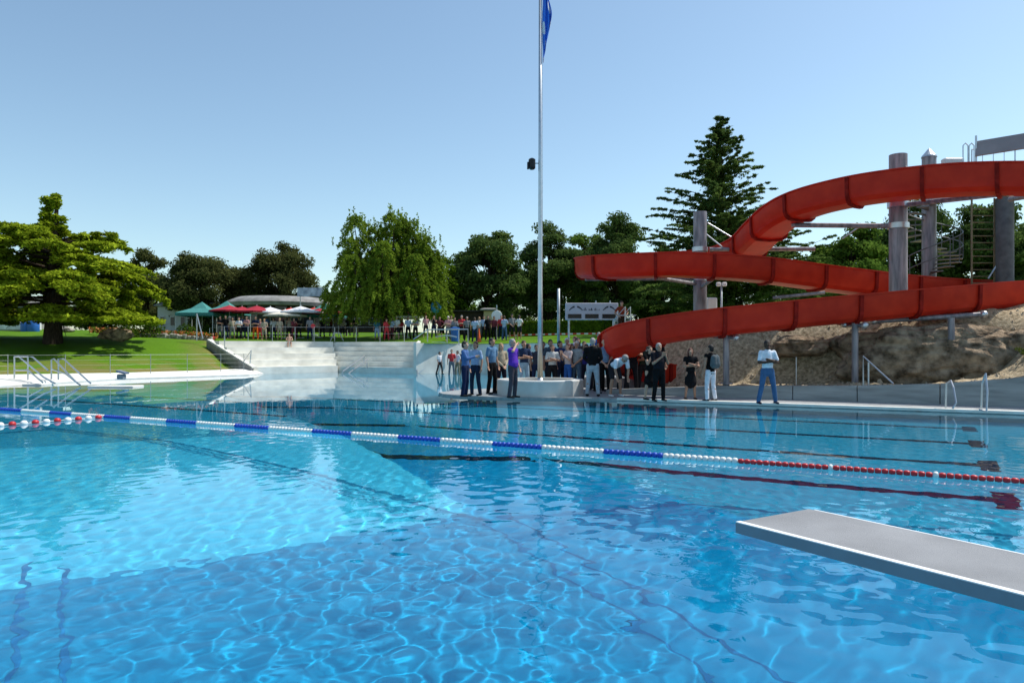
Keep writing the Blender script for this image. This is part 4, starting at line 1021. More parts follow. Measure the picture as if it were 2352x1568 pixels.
def shrub(x, D, w, h, label, lm=None):
    z = gz(x, D); r = empty('shrub', (xat(x, D), D, z), label, 'shrub', 'shrubs in the beds')
    g = RNG.normal(0, 1, (900,3)); g /= np.linalg.norm(g, axis=1, keepdims=True); g[:,2] = np.abs(g[:,2]); P = g*RNG.uniform(.5, 1.05, (900,1))*np.array([w,w*.8,h])
    tb = MB()
    for k in range(5): tb.tube([(0,0,-.1), (RNG.normal(0, w*.3), RNG.normal(0, w*.3), h*.7)], .025, 5)
    tb.build('stem', BARK, r); link_mesh('foliage', leaf_mesh('foliage', P, g, .16, .6, .7), lm or leafmat('shrub foliage', (.03,.07,.008), (.09,.15,.015), .3, .8), r)
shrub(428, 56, .9, 1.1, 'green shrub in the flower bed left of teal tents'); shrub(345, 54, 1.1, 1.6, 'rounded shrub under right edge of cedar'); shrub(480, 58.5, .8, 1.0, 'small shrub beside the terrace gate post')
shrub(290, 53, .9, 1.2, 'light green shrub beneath cedar boughs beside the boulder')

def weed(u, v, h, label):
    z = mound_z(u, v); p_ = uv(u, v, z); r = empty('weed', p_, label, 'plant', 'weeds on the bank'); n = 90
    q = RNG.uniform(0, 1, n); a = RNG.uniform(0, 2*PI, n); P = np.stack([np.cos(a)*.28*q, np.sin(a)*.28*q, h*q**.7], 1)
    link_mesh('foliage', leaf_mesh('foliage', P, np.stack([np.cos(a), np.sin(a), 0*a+.4], 1), .14, .3, .5), leafmat('weed leaves', (.05,.085,.012), (.16,.17,.04), .3, 2), r)
for k, (u, v, h) in enumerate(((3.0,24.0,.35),(3.5,23.7,.45),(4.2,24.3,.35),(2.6,24.6,.3),(3.9,25.2,.4))): weed(u, v, h, 'tuft of dry weeds on the tan slope at right, %s from left' % ['second','third','fifth','first','fourth'][k])
# hedge
hd = empty('hedge', at(1300, 765, 53), 'clipped green hedge along the back of the upper lawn', 'hedge')
a, b = at(1165, 772, 56), at(1425, 766, 50); d_ = (b-a); d_.z = 0; L = d_.length; d_.normalize(); nn = Vector((-d_.y, d_.x, 0)); z0 = 2.5; z1 = zat(737, 53)
o = MB().prism([tuple((a-d_*4).xy), tuple(b.xy), tuple((b+nn*1.3).xy), tuple((a-d_*4+nn*1.3).xy)], z0-.3, z1-.1).build('hedge_core', mat('hedge interior', (.012,.025,.006), .95, .3, 8)); toparent(o, hd)
n = 9000; s_ = RNG.uniform(-4, L, n); w = RNG.uniform(-.08, 1.38, n); face = RNG.random(n) < .55
P = np.stack([a.x+d_.x*s_+nn.x*np.where(face, -.05, w), a.y+d_.y*s_+nn.y*np.where(face, -.05, w), np.where(face, RNG.uniform(z0, z1, n), z1-.05+RNG.normal(0, .06, n))], 1)
N = np.where(face[:,None], np.array([[-nn.x,-nn.y,.2]]), np.array([[0,0,1.]]))
toparent(link_mesh('hedge_foliage', leaf_mesh('hedge_foliage', P, N, .17, .6, .6), leafmat('hedge leaves', (.04,.085,.006), (.11,.17,.012), .2, 1.2)), hd)

# ------------------------------------------------------------------ cafe, sheds, houses
def at0(x, D): return Vector((xat(x, D), D, gz(x, D)))
ROOFM = mat('weathered grey roof', (.19,.185,.175), .85, .15, 1.5, .3, 20, col2=(.25,.245,.235)); DARKW = mat('dark timber', (.035,.025,.018), .8, .3, 3); WALLW = mat('white render', (.62,.61,.58), .85, .06, 2); GLASSD = mat('dark window glass', (.02,.025,.03), .12, .1)
b0 = at0(628, 74); cafe = empty('cafe_pavilion', b0, 'low round cafe pavilion with grey flat roof behind the parasols', 'building')
R_ = 118/F*74
MB().lathe((0,2,0), [(R_-.9,-.3),(R_-.9,zat(703,74)-b0.z)], 40).build('wall', DARKW, cafe, True)
MB().lathe((0,2,0), [(R_*1.0,zat(704,74)-b0.z),(R_+.1,zat(696,74)-b0.z),(R_*.98,zat(691,74)-b0.z),(R_*.8,zat(682,74)-b0.z),(.1,zat(679,74)-b0.z)], 48).build('roof', ROOFM, cafe, angle=.6)
for k in range(9):
    a = -PI*.93+k*PI*.86/8; MB().box((math.cos(a)*(R_-.92), 2+math.sin(a)*(R_-.92), 1.6), (1.1,.08,2.0), rz=a+PI/2).build('window', GLASSD, cafe)
bp0 = at(713, 671, 70); bb = empty('roof_board', at0(713, 70), 'pale blue board standing above the cafe roof beside the birch', 'sign')
zz = bp0.z-bb.location.z
MB().box((0,0,zz), (2.5,.1,.85)).build('panel', mat('pale blue board', (.30,.38,.55), .6, .3, 2.2, col2=(.45,.52,.66)), bb)
for s_ in (-1, 1): MB().tube([(s_*1.0,.1,0),(s_*1.0,.1,zz+.2)], .05, 6).build('post', GALV, bb)
def house(px0, px1, yt, D, label, roofh=.9, wall=WALLW, n=3, depth=6, roof=ROOFM):
    c_ = at0((px0+px1)/2, D); w = (px1-px0)/F*D; h = zat(yt, D)-c_.z; r = empty('house', c_, label, 'building')
    MB().box((0,depth/2,h/2-.3), (w,depth,h+.5)).build('wall', wall, r)
    MB().add([(-w/2-.3,-.3,h),(w/2+.3,-.3,h),(w/2+.3,depth+.3,h),(-w/2-.3,depth+.3,h),(-w/2-.3,-.3,h+.12),(w/2+.3,-.3,h+.12),(w/2+.3,depth+.3,h+.12),(-w/2-.3,depth+.3,h+.12),(-w/2,depth/2,h+roofh),(w/2,depth/2,h+roofh)],
        [(0,3,2,1),(0,1,5,4),(2,3,7,6),(4,5,9,8),(6,7,8,9),(1,2,6,9,5),(3,0,4,8,7)]).build('roof', roof, r)
    for k in range(n):
        x = -w/2+w*(k+.5)/n; f = MB().bevbox((x,-.03,h*.5), (w/n*.45,.1,h*.34), .02).build('window', mat('window frame', (.5,.5,.48), .6, .05), r); MB().box((x,-.085,h*.5), (w/n*.38,.03,h*.28)).build('pane', GLASSD, f)
    return r
house(362, 432, 703, 78, 'white walled house behind right edge of the cedar', n=3, wall=mat('white render toned as shaded', (.42,.42,.41), .85, .08, 2))  # white wall greyed, its shade is part of the colour
house(-60, 60, 706, 76, 'grey roofed house at left edge behind the cedar', n=4, wall=mat('grey render', (.30,.30,.29), .85, .1, 2))
house(430, 540, 699, 80, 'grey hall behind the teal tents', n=3, roofh=.5, wall=mat('grey panel', (.28,.28,.27), .8, .1, 2))
house(738, 905, 714, 70, 'cafe annexe behind the birch, walls coloured as its shaded inside', n=5, roofh=.4, wall=DARKW)  # closed box; dark wall colour stands in for the shaded cafe interior
house(1032, 1110, 716, 62, 'dark timber shed right of the birch', n=0, roofh=.25, wall=DARKW, roof=mat('brown felt', (.05,.045,.04), .9, .2, 3))
house(1111, 1134, 713, 61.5, 'narrow beige hut beside the dark shed', n=1, roofh=.3, wall=mat('beige render', (.55,.45,.28), .85, .08, 2), depth=3)
# things on the far left lawn
c_ = at0(38, 58); o = MB().bevbox((0,0,.35), (3.0,1.2,.7), .12).build('folded_pool_cover', mat('white tarpaulin', (.62,.63,.66), .6, .15, 3, .5, 6)); o.location = c_; tag(o, 'long white folded pool cover lying at left edge of the lawn', 'pool cover')
for k, (x, h) in enumerate(((62,.75),(76,.85))):
    o = MB().lathe((0,0,0), [(.42,0),(.45,.1),(.45,h-.1),(.40,h),(.12,h+.02)], 16).build('barrel', mat('blue plastic', (.02,.12,.42), .45, .15), None, angle=.7); o.location = at0(x, 57); tag(o, ('shorter','taller')[k]+' blue barrel beside the white pool cover', 'barrel')
o = MB().bevbox((0,0,.75), (1.3,.5,1.5), .1).build('pump_cabinet', mat('white box paint', (.62,.64,.66), .5, .06)); o.location = at0(74, 58.5); tag(o, 'white cabinet behind the two blue barrels', 'cabinet')
bedw = empty('flower_bed_wall', at0(330, 54), 'low dry stone wall edging the flower bed beyond the cedar', 'wall')
STONE = mat('dry stone', (.22,.19,.15), .95, .45, 4, .9, 8, col2=(.36,.33,.28))
mb = MB()
for k in range(26):
    x = 245+k*9.5; p_ = at0(x, 53.5+.04*k); mb.bevbox((p_.x, p_.y, p_.z+.12+RNG.uniform(-.03,.05)), (RNG.uniform(.28,.42),.35,RNG.uniform(.30,.46)), .06, RNG.uniform(-.2,.2))
toparent(mb.build('stones', STONE), bedw)
fb = empty('flower_bed', at0(290, 54.5), 'bed of orange flowers behind the low stone wall', 'flower bed')
P = []; 
for k in range(2600): x = RNG.uniform(205, 500); D = RNG.uniform(54.2, 55.4); p_ = at0(x, D); P.append((p_.x, D, p_.z+RNG.uniform(.15, .55)))
P = np.array(P); c1 = RNG.random(len(P)) < .5
for nm, sel, m_ in (('blossom', c1, leafmat('orange petals', (.45,.10,.02), (.55,.28,.12), .3, 2)), ('foliage', ~c1, leafmat('shrub foliage', (.03,.07,.008), (.09,.15,.015), .3, .8))):
    o = toparent(link_mesh(nm, leaf_mesh(nm, P[sel], np.tile([0,-.3,1.], (sel.sum(),1)), .16, .7, .6), m_), fb); o['kind'] = 'stuff'

# ------------------------------------------------------------------ parasols and tents
POLE = mat('white pole paint', (.6,.6,.6), .5, .05)
def parasol(px, ypeak, D, w, colr, label, tilt=0):
    b = at0(px, D); h = zat(ypeak, D)-b.z; r = empty('parasol', b, label, 'parasol', 'parasols at the cafe'); n = 8
    V = [(0,0,h)]; Fc = []
    for k in range(n): a = 2*PI*k/n+.2; V.append((math.cos(a)*w*.5, math.sin(a)*w*.5, h-.12*w-.06))
    for k in range(n): a = 2*PI*k/n+.2; V.append((math.cos(a)*w, math.sin(a)*w, h-.22*w-.06))
    for k in range(n): a = 2*PI*k/n+.2; V.append((math.cos(a)*w, math.sin(a)*w, h-.22*w-.19))
    for k in range(n):
        j = (k+1) % n; Fc += [(0,1+k,1+j), (1+k,9+k,9+j,1+j), (9+k,17+k,17+j,9+j)]
    MB().add(V, Fc).build('canopy', cloth(colr), r)
    MB().tube([(0,0,0),(0,0,h+.1)], .03, 8).build('pole', POLE, r); MB().lathe((0,0,0), [(.3,0),(.3,.08),(.05,.1)], 12).build('base', GALV, r)
RD=(.33,.03,.045); CR=(.66,.62,.52); WH=(.72,.72,.74); TL=(.065,.23,.21)
for a in ((527,701,59,1.75,RD,'dark red parasol right of the teal tents, leftmost red one'),(556,704,60,1.5,RD,'small dark red parasol, second red one from the tents'),(590,702,59,1.9,RD,'wide dark red parasol left of the white ones'),(621,705,59,1.6,WH,'white parasol between dark red and cream parasols'),(655,711,58,1.7,CR,'low cream parasol between the two white parasols'),(691,703,58.5,1.8,WH,'bright white parasol, rightmost white one left of the birch'),
          (668,707,64,1.9,(.55,.05,.03),'bright red parasol behind the cream parasol'),(733,708,60,1.5,RD,'dark red parasol just left of the birch'),(765,709,60,1.5,RD,'dark red parasol partly under the birch boughs'),(936,718,58,1.2,CR,'cream parasol seen below the birch crown'),(953,711,62,1.3,(.45,.04,.05),'small red parasol right of the birch trunk'),(722,706,63,1.2,(.5,.05,.04),'red parasol in the back row under teal canopy')):
    parasol(*a)
def tent(px, ypeak, D, w, label):
    b = at0(px, D); h = zat(ypeak, D)-b.z; e = h-.95; r = empty('pop_up_tent', b, label, 'tent', 'teal pop up tents'); V = [(0,0,h)]
    for s_, z in ((.42, e+.38), (1, e), (1, e-.25)): V += [(-w*s_,-w*s_,z),(w*s_,-w*s_,z),(w*s_,w*s_,z),(-w*s_,w*s_,z)]
    Fc = []
    for k in range(4):
        j = (k+1) % 4; Fc += [(0,1+k,1+j), (1+k,5+k,5+j,1+j), (5+k,9+k,9+j,5+j)]
    MB().add(V, Fc).build('canopy', cloth(TL), r)
    for sx in (-1, 1):
        for sy in (-1, 1): MB().tube([(sx*w*.97,sy*w*.97,0),(sx*w*.97,sy*w*.97,e)], .03, 6).build('leg', POLE, r)
tent(464, 693, 59.0, 1.5, 'teal pop up tent at far left of the cafe terrace'); tent(521, 691, 61.5, 1.5, 'teal pop up tent second from the left'); tent(745, 695, 61, 1.6, 'teal pop up tent half hidden by the birch')
o = MB().cap((0,0,0),(0,0,.12),.42,.42,14).build('balloon', mat('bright blue rubber', (.06,.32,.70), .35, .1), None, True); o.location = at(1001, 707, 57); tag(o, 'round bright blue balloon above the crowd right of the birch', 'balloon')
o = MB().tube([(0,0,gz(1001,57)-zat(707,57)),(0,0,-.38)], .012, 5).build('string', POLE); o.parent = bpy.data.objects['balloon']
rs = empty('round_sign', at0(1141, 52), 'round white sign on a post above the crowd beside the hedge', 'sign')
MB().tube([(0,0,0),(0,0,2.5)], .035, 8).build('post', GALV, rs)
o = MB().lathe((0,0,0), [(.36,-.02),(.38,0),(.36,.02)], 24).build('disc', mat('white enamel', (.7,.7,.68), .4, .05), rs); o.location = (0,-.06,zat(725,52)-rs.location.z); o.rotation_euler = (PI/2,0,0)
# cone, bin, A-board, red paddle, tape
o = MB().lathe((0,0,0), [(.22,0),(.22,.04),(.15,.05),(.03,.92),(.02,.95)], 16).build('traffic_cone', mat('orange plastic', (.75,.12,.03), .5, .1), None, angle=.6); o.location = at0(1100, 51.2); tag(o, 'slim orange cone on the lawn in front of the crowd', 'traffic cone')
o = MB().lathe((0,0,0), [(.26,0),(.30,.85),(.33,.88),(.33,.96),(.1,1.02)], 18).build('litter_bin', mat('blue plastic', (.02,.12,.42), .45, .15), None, angle=.7); o.location = at0(1045, 51.4); tag(o, 'blue litter bin behind the steel railing of the upper lawn', 'litter bin')
ab = empty('sandwich_board', at0(774, 55.6), 'thin white A frame standing empty at the terrace edge', 'sign')
for s_ in (-1, 1): MB().tube([(s_*.5,0,0),(s_*.22,.0,.62)], .03, 6).build('leg', POLE, ab)
MB().tube([(-.22,0,.62),(.22,0,.62)], .03, 6).build('rail', POLE, ab)
rp = empty('red_marker', at0(719, 55.2), 'round red marker on a thin post at the terrace edge', 'sign')
MB().tube([(0,0,0),(0,0,.95)], .02, 6).build('post', POLE, rp); o = MB().lathe((0,0,0), [(.17,-.02),(.17,.02)], 18).build('disc', mat('red enamel', (.55,.03,.04), .5, .1), rp); o.location = (0,0,1.12); o.rotation_euler = (PI/2,0,0)
mb = MB(); pts = [at(x, y, D) for x, y, D in ((1165,771,54),(1230,768,51),(1290,767,48),(1360,766,46),(1425,768,44))]
for p_, q_ in zip(pts, pts[1:]):
    d_ = q_-p_
    for k in range(8):
        a, b = p_+d_*(k/8), p_+d_*((k+1)/8); mb.add([a-Vector((0,0,.05)), b-Vector((0,0,.05)), b+Vector((0,0,.05)), a+Vector((0,0,.05))], [(0,1,2,3)])
tp = mb.build('barrier_tape', mat('white tape', (.6,.6,.6), .5, .05)); tag(tp, 'red and white barrier tape strung in front of the hedge', 'tape')
tp.data.materials.append(mat('red tape', (.5,.03,.03), .5, .05)); tp.data.polygons.foreach_set('material_index', [i % 2 for i in range(len(tp.data.polygons))])

# ------------------------------------------------------------------ scoreboard and thin masts
sb0 = at0(1359, 36); sb = empty('scoreboard', sb0, 'white framed scoreboard with three black displays on two posts', 'scoreboard')
sw, sh = 121/F*36, 39/F*36; sz = zat(735, 36)-sb0.z
MB().bevbox((0,0,sz+sh/2), (sw,.16,sh), .02).build('panel', mat('pale grey panel', (.50,.50,.56), .5, .06, 3), sb)
for k in range(3): MB().bevbox((-sw*.325+k*sw*.325,-.09,sz+sh*.22), (sw*.255,.03,sh*.25), .008).build('display', mat('black display', (.012,.012,.014), .25, .2), sb)
for s_ in (-1, 1): MB().tube([(s_*sw*.43,.12,-.2),(s_*sw*.43,.12,sz+sh*.9)], .05, 8).build('post', GALV, sb)
for x in (.58, .85): MB().tube([(sw*(x-.5),0,sz+sh),(sw*(x-.5),0,sz+sh+.12)], .03, 6).build('lamp', GALV, sb)
PRT = mat('dark print', (.035,.035,.05), .6, .1)
mb = MB()
def blot(x0, x1, y0, y1, sk=0):
    X0, X1, Z0, Z1 = [(-.5+x0)*sw, (-.5+x1)*sw, sz+y0*sh, sz+y1*sh]; mb.add([(X0,-.083,Z0),(X1,-.083,Z0),(X1+sk,-.083,Z1),(X0+sk,-.083,Z1)], [(0,1,2,3)])
for x0 in (.07, .22, .71, .84):       # four swimmer-like arcs
    fl_ = -1 if x0 in (.22, .84) else 1
    for k in range(6):
        t = k/5; tt = t if fl_ > 0 else 1-t; blot(x0+t*.085, x0+t*.085+.02, .56+.16*math.sin(tt*1.5), .63+.19*math.sin(tt*1.5))
for x0, w, h in ((.345,.012,.10),(.365,.018,.17),(.395,.010,.08),(.44,.015,.11),(.462,.012,.08),(.482,.022,.15),(.51,.008,.06),(.548,.010,.12),(.565,.014,.15),(.59,.008,.10),(.615,.008,.08),(.64,.008,.10)):
    blot(x0, x0+w, .55, .55+h, .0)
mb.build('print', PRT, sb)
def mast(px, ytop, ybase, D, r, label, top=None):
    b = at0(px, D); r_ = empty('mast', b, label, 'mast'); h = zat(ytop, D)-b.z
    MB().tube([(0,0,-.3),(0,0,h)], r, 8).build('pole', GALV, r_, True)
    if top:
        for s_ in (-.13, .13): MB().bevbox((s_,0,h+.06), (.2,.16,.18), .03).build('lamp', mat('white box paint', (.62,.64,.66), .5, .06), r_)
mast(1283, 663, 790, 34, .065, 'thin grey mast between flagpole and scoreboard'); mast(1657, 656, 715, 33, .045, 'thin lamp mast with twin lamps behind the middle chute', True); mast(2213, 776, 850, 22.4, .03, 'thin brown post in front of the dark rock')
o = MB().bevbox((0,0,0), (.46,.3,.56), .04).build('control_cabinet', mat('white box paint', (.62,.64,.66), .5, .06)); o.location = at(1634, 698, 33); MB().tube([(0,0,-.28),(0,0,gz(1634,33)-at(1634,698,33).z)], .05, 6).build('stand', GALV, o); tag(o, 'white control cabinet right of the left slide column', 'cabinet')
st = empty('chute_stairs', at0(1440, 34), 'small steel stairs with handrails beside the lower chute', 'stairs')
for k in range(6): toparent(MB().box(at(1422+k*3.5, 757-k*6.5, 33.5-k*.1), (.75,.28,.05)).build('stair_tread', GALV), st)
for off in (0, 12):
    toparent(MB().tube([at(1408+off,762,33.2), at(1408+off,738,33.2), at(1436+off,705,32.6), at(1436+off,745,32.6)], .025, 6).build('handrail', STEEL), st)

# ------------------------------------------------------------------ railings and pool fittings
RAILM = mat('polished rail', (.50,.52,.54), .3, .05, 8, metal=.7)
FENCEM = mat('dull fence steel', (.30,.32,.31), .5, .15, 5, metal=.3)
fence = empty('beach_fence', (-20,38,.4), 'thin steel post and wire fence along the back of the white beach', 'fence')
def bz(x, y): return .40
fp_ = []
for px in (-90, 18, 150, 253, 346, 430, 507, 560):
    D = deck_back(px)-.35; fp_.append(Vector((xat(px, D), D, .27)))
for p_ in fp_: toparent(MB().tube([p_-Vector((0,0,.2)), p_+Vector((0,0,1.02))], .017, 8).build('post', FENCEM), fence)
for h in (.98, .72, .46, .2):
    toparent(MB().tube([p_+Vector((0,0,h)) for p_ in fp_], (.0035 if h < .9 else .007), 5).build('wire', FENCEM), fence)
tr = empty('terrace_railing', at0(760, 54), 'row of thin steel posts with wires along the top of the seating steps', 'fence')
pts = []
for sx in (545, 583, 645, 708, 767, 817, 870, 926, 988, 1051):
    px = sx/K; D = interp(px, PB)+.25; p_ = Vector((xat(px, D), D, 2.1)); pts.append(p_)
    toparent(MB().tube([p_, p_+Vector((0,0,1.12))], .028, 8).build('post', RAILM), tr)
for h in (1.1, .6): toparent(MB().tube([p_+Vector((0,0,h)) for p_ in pts], .009, 5).build('wire', RAILM), tr)
def railset(name, label, polys, r=.028, cat='handrail', group=None):
    ro = empty(name, at(*polys[0][0]), label, cat, group)
    for pl_ in polys: toparent(MB().tube([at(*q_) for q_ in pl_], r, 8).build('rail', RAILM), ro)
    return ro
# left water stairs: two handrails, each a pair of sloping tubes with uprights
railset('stair_handrail', 'left of two steel stair handrails entering the water at far left', [[(33,878,33.5),(33,819,33.5),(42,818,33.5),(100,866,31),(126,880,30.3)], [(64,876,33.0),(64,819,33.0),(75,820,33.0),(110,850,31.5)], [(33,850,33.5),(62,850,33.0)], [(62,848,33.0),(98,878,30.8)], [(33,819,33.5),(64,819,33.0)]], .034)
railset('stair_handrail', 'right of two steel stair handrails entering the water at far left', [[(118,872,33.6),(118,826,33.6),(124,824,33.6),(160,862,31),(178,880,30.2)], [(134,872,33.4),(134,824,33.4),(146,824,33.4),(208,880,30.4)], [(118,848,33.6),(150,858,32.4),(184,884,30.2)]], .034)
stp = empty('water_steps', (-20,31.5,0), 'white submerged entry steps below the two stair handrails', 'steps')
for px0, px1, y, z in ((45,100,881,.07),(205,310,886,.06)):
    D = (CAMZ-z)*F/(y-YH); a, b = xat(px0, D), xat(px1, D)
    toparent(MB().bevbox(((a+b)/2, D+.3, z-.25), (b-a, .9, .5), .02).build('step', BEACH), stp)
    toparent(MB().bevbox(((a+b)/2+.3, D-.5, z-.42), (b-a, .7, .5), .02).build('step', BEACH), stp)
D = 34.6; sbx = empty('start_block', (xat(279, D), D, .12), 'small grey block with slanted plate on the white beach edge', 'starting block')
MB().bevbox((0,0,.12), (.30,.34,.24), .03).build('pedestal', mat('grey plastic', (.22,.23,.25), .5, .1), sbx); MB().box((.05,0,.34), (.42,.42,.08), M=Matrix.Rotation(.25, 3, 'Y')).build('plate', mat('blue grey plate', (.16,.18,.24), .5, .1), sbx)
railset('steps_handrail', 'left white handrail pair on the middle seating steps', [[(787,853,47.5),(836,818,50.5)], [(800,858,47.0),(847,822,50.0)], [(787,853,47.5),(787,862,47.5)], [(836,818,50.5),(836,832,50.5)]], .04)
railset('steps_handrail', 'right white handrail on the middle seating steps', [[(812,848,47.2),(843,833,49.2)], [(843,833,49.2),(843,846,49.2)]], .04)
railset('wall_handrail', 'sloping handrail on the pale end wall right of the seating steps', [[(955,850,46.9),(992,818,47.9)], [(955,862,46.9),(985,838,47.6)], [(958,858,46.9),(958,850,46.9)]], .035)
railset('lawn_railing', 'steel railing frame on top of the retaining wall', [[(950,779,49.4),(982,757,48.7),(1075,756,48.7),(1075,793,48.7)], [(982,757,48.7),(982,793,48.7)], [(1054,757,48.7),(1054,793,48.7)], [(1027,770,48.7),(1027,793,48.7)], [(1000,774,48.7),(1027,770,48.7),(1050,774,48.7)]], .04)
railset('left_terrace_gate', 'slanted steel gate post at the top left corner of the seating steps', [[(452,782,52.0),(452,720,52.0)], [(452,722,52.0),(466,778,51.8)]], .05, 'gate')
railset('cheek_wall_rail', 'thin rail posts at the sloping left edge of the seating steps', [[(516,800,49.0),(516,760,49.0)], [(573,846,46.4),(577,805,46.4),(560,830,47.4)]], .03)
railset('pool_ladder', 'left curved ladder rail at the right pool edge', [[(2172,944,17.9),(2174,880,17.9),(2184,874,17.7),(2190,890,17.5),(2196,925,17.3),(2188,938,17.3)]], .022, 'pool ladder')
railset('pool_ladder', 'right curved ladder rail at the right pool edge', [[(2254,938,17.4),(2256,880,17.4),(2264,858,17.3),(2268,900,17.1),(2266,945,17.0),(2250,940,17.2)]], .022, 'pool ladder')
railset('wall_rail', 'steel handrail with sloping bar on the board marked wall', [[(1983,885,20.75),(1983,818,20.75),(2052,881,20.1)], [(1995,885,20.7),(1995,832,20.7)]], .026)
railset('mound_post', 'thin vertical post on the gravel mound right of man in white shirt', [[(1829,884,23.5),(1829,820,23.5)]], .022, 'post')
o = MB().bevbox((0,0,0), (.95,.06,1.15), .02).build('notice_board', mat('pale blue board', (.30,.38,.55), .6, .3, 2.2, col2=(.45,.52,.66))); o.location = at(1007, 805, 48.6); tag(o, 'pale blue notice board on the retaining wall behind the child', 'sign')

# ------------------------------------------------------------------ crowd on the terrace lawn
RDS=(.55,.05,.06); DK=(.02,.02,.025); BG=(.42,.35,.26); LB=(.35,.45,.62); TEAL=(.04,.16,.22); PK=(.5,.25,.25); ORG=(.65,.12,.02); MAR=(.14,.03,.04)
ORD = ['first','second','third','fourth','fifth','sixth','seventh','eighth','ninth','tenth','eleventh','twelfth','thirteenth','fourteenth','fifteenth','sixteenth','seventeenth','eighteenth','nineteenth','twentieth','twenty first','twenty second','twenty third','twenty fourth','twenty fifth','twenty sixth','twenty seventh','twenty eighth']
CN = {RDS:'red',DK:'dark',BG:'beige',LB:'light blue',TEAL:'teal',PK:'pink',ORG:'orange',MAR:'maroon',WHITE:'white',BLACK:'black',NAVY:'navy',DENIM:'denim blue',GREY:'grey',BLUE:'blue'}
def people(lst, group, place):
    for i, (sx, D, ti, tall, rot, sk, hc, tc, bc) in enumerate(lst):
        px = sx/K; lab = '%s top, %s bottoms, %s from left %s' % (CN[tc], CN[bc], ORD[i], place)
        D += RNG.uniform(-.5, 1.6) if sx < 940 else RNG.uniform(-.2, 1.2); crowd(sx, D, gz(px, D), ti, tall, rot, lab, (sk, hc, tc, bc), group)
people([(553,55.6,0,1.74,20,'l','brown',RDS,GREY),(572,56.5,1,1.70,-10,'m','black',DK,GREY),(586,55.8,0,1.78,10,'m','black',BLACK,NAVY),(597,56.6,2,1.70,-30,'l','white',BG,DK),(604,55.9,3,1.62,30,'m','brown',BG,GREY),
 (621,55.7,1,1.66,0,'l','red',WHITE,BLACK),(632,56.8,0,1.72,15,'m','brown',BLUE,NAVY),(641,55.8,1,1.72,-15,'l','brown',PK,NAVY),(664,55.5,1,1.76,5,'m','black',NAVY,ORG),(676,56.5,3,1.55,0,'l','blond',PK,RDS),(687,55.6,2,1.60,10,'l','blond',BG,BG),(692,57.4,0,1.78,-20,'m','brown',BLUE,DK),(711,56.0,4,1.64,20,'l','brown',WHITE,NAVY),(727,56.2,3,1.66,0,'l','blond',BG,BG),(742,57.0,5,1.70,0,'m','brown',DK,GREY),(751,57.5,6,1.72,20,'m','brown',BG,DK),(764,56.2,4,1.66,40,'m','brown',MAR,MAR),(777,58.0,1,1.70,0,'m','black',DK,DK),(806,56.4,0,1.80,10,'m','black',GREY,NAVY),(838,60,0,1.70,0,'m','black',DK,DK),(862,61,4,1.70,40,'m','black',MAR,DK),(890,60,3,1.66,0,'m','brown',BG,DK),(905,61,0,1.7,0,'m','brown',DK,DK),(925,60.5,1,1.7,10,'m','black',DK,BG)], 'people along the terrace before the parasols', 'in crowd before the parasols')
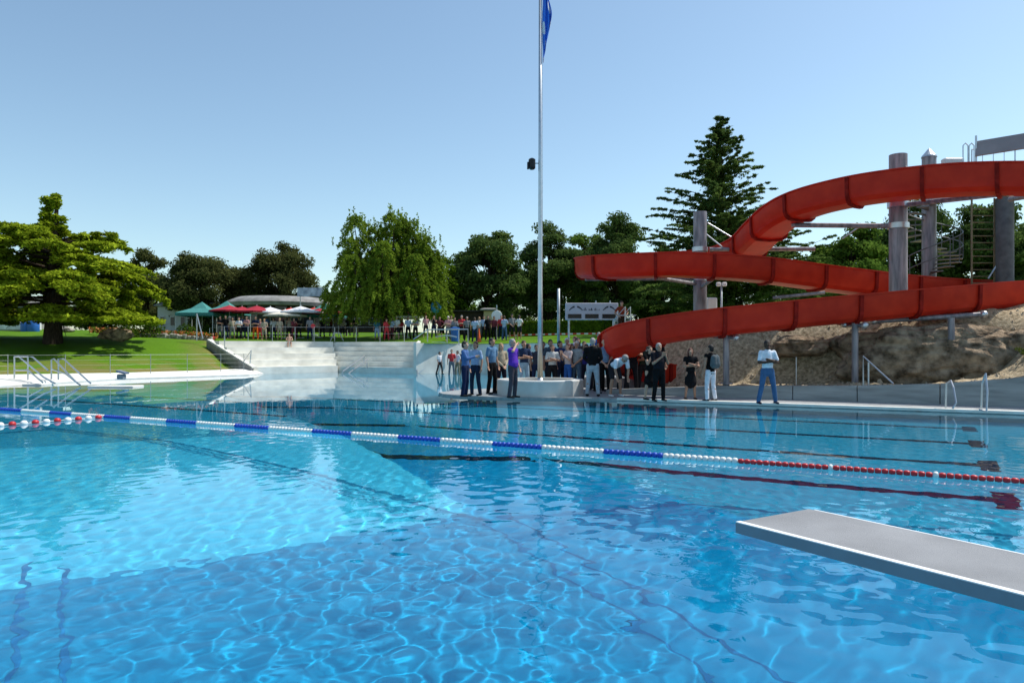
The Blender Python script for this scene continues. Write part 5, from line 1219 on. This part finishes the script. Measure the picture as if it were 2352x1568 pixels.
people([(980,55.4,3,1.62,0,'m','brown',TEAL,LB),(1005,54.8,0,1.64,10,'l','brown',RDS,RDS),(1018,54.6,3,1.66,-10,'l','brown',LB,MAR),(1031,56.0,2,1.76,0,'l','white',WHITE,DK),(1043,57.5,3,1.5,0,'l','brown',RDS,DK),(1061,54.6,0,1.74,5,'m','black',LB,BLACK),(1080,54.8,1,1.70,-10,'m','brown',GREY,BLACK),(1107,53.5,3,1.62,20,'l','red',PK,DK),(1128,52.6,6,1.66,0,'m','black',DK,NAVY),(1143,52.2,5,1.60,0,'m','red',MAR,DK),(1165,52.0,1,1.72,-20,'l','white',PK,GREY),(1173,53.2,0,1.72,15,'m','brown',BG,NAVY),(1182,51.8,4,1.66,10,'m','black',GREY,DENIM),(1200,53.5,1,1.80,0,'l','grey',RDS,DK),(1214,53.0,0,1.74,10,'m','grey',GREY,DK),(1234,50.8,1,1.72,160,'m','brown',LB,NAVY),(1246,52.4,3,1.68,20,'m','blond',WHITE,GREY),(1258,52.8,0,1.72,0,'m','black',LB,DK),(1268,51.2,0,1.74,30,'m','black',BLACK,BLACK),(1284,50.9,7,1.70,-20,'m','black',MAR,BLACK),(1303,52.0,0,1.72,0,'l','brown',RDS,NAVY),(1311,50.6,1,1.70,150,'m','brown',LB,DENIM),(1331,51.0,2,1.76,20,'m','black',GREY,DK),(1350,50.2,5,1.66,140,'m','black',WHITE,DK)], 'people on the upper lawn right of the birch', 'in crowd right of birch')

# ------------------------------------------------------------------ sky, sun, camera
w = bpy.data.worlds.new('World'); S.world = w; w.use_nodes = True; nt = w.node_tree; bg = nt.nodes['Background']
EL = math.radians(57); AZ = math.radians(20)     # AZ measured from +x towards +y
sk = nt.nodes.new('ShaderNodeTexSky'); sk.sky_type = 'NISHITA'; sk.sun_disc = False; sk.sun_elevation = EL; sk.sun_rotation = math.radians(90)-AZ
sk.air_density = 1.0; sk.dust_density = 1.0; sk.ozone_density = 2.5; sk.altitude = 200
mul = nt.nodes.new('ShaderNodeMixRGB'); mul.blend_type = 'MULTIPLY'; mul.inputs[0].default_value = 1; mul.inputs[2].default_value = (1.25,1.29,1.16,1)
nt.links.new(sk.outputs[0], mul.inputs[1]); nt.links.new(mul.outputs[0], bg.inputs[0]); bg.inputs[1].default_value = .15
sd = Vector((math.cos(EL)*math.cos(AZ), math.cos(EL)*math.sin(AZ), math.sin(EL)))
l = bpy.data.lights.new('sun', 'SUN'); l.energy = 5.0; l.angle = math.radians(.5); l.color = (1,.96,.90); l.cycles.is_caustics_light = True
lo = bpy.data.objects.new('sun', l); COL.objects.link(lo); lo.rotation_euler = sd.to_track_quat('Z', 'Y').to_euler()
cam = bpy.data.cameras.new('camera'); cam.lens = 36*1900/2662; cam.shift_y = (910-887.5)/2662; cam.clip_start = .05; cam.clip_end = 3000
co = bpy.data.objects.new('camera', cam); COL.objects.link(co); co.location = (0,0,CAMZ); co.rotation_euler = (PI/2,0,0); S.camera = co
S.view_settings.view_transform = 'Standard'; S.view_settings.look = 'None'; S.view_settings.exposure = 0
S.cycles.use_denoising = True; S.cycles.max_bounces = 10; S.cycles.transparent_max_bounces = 8; S.cycles.sample_clamp_indirect = 6
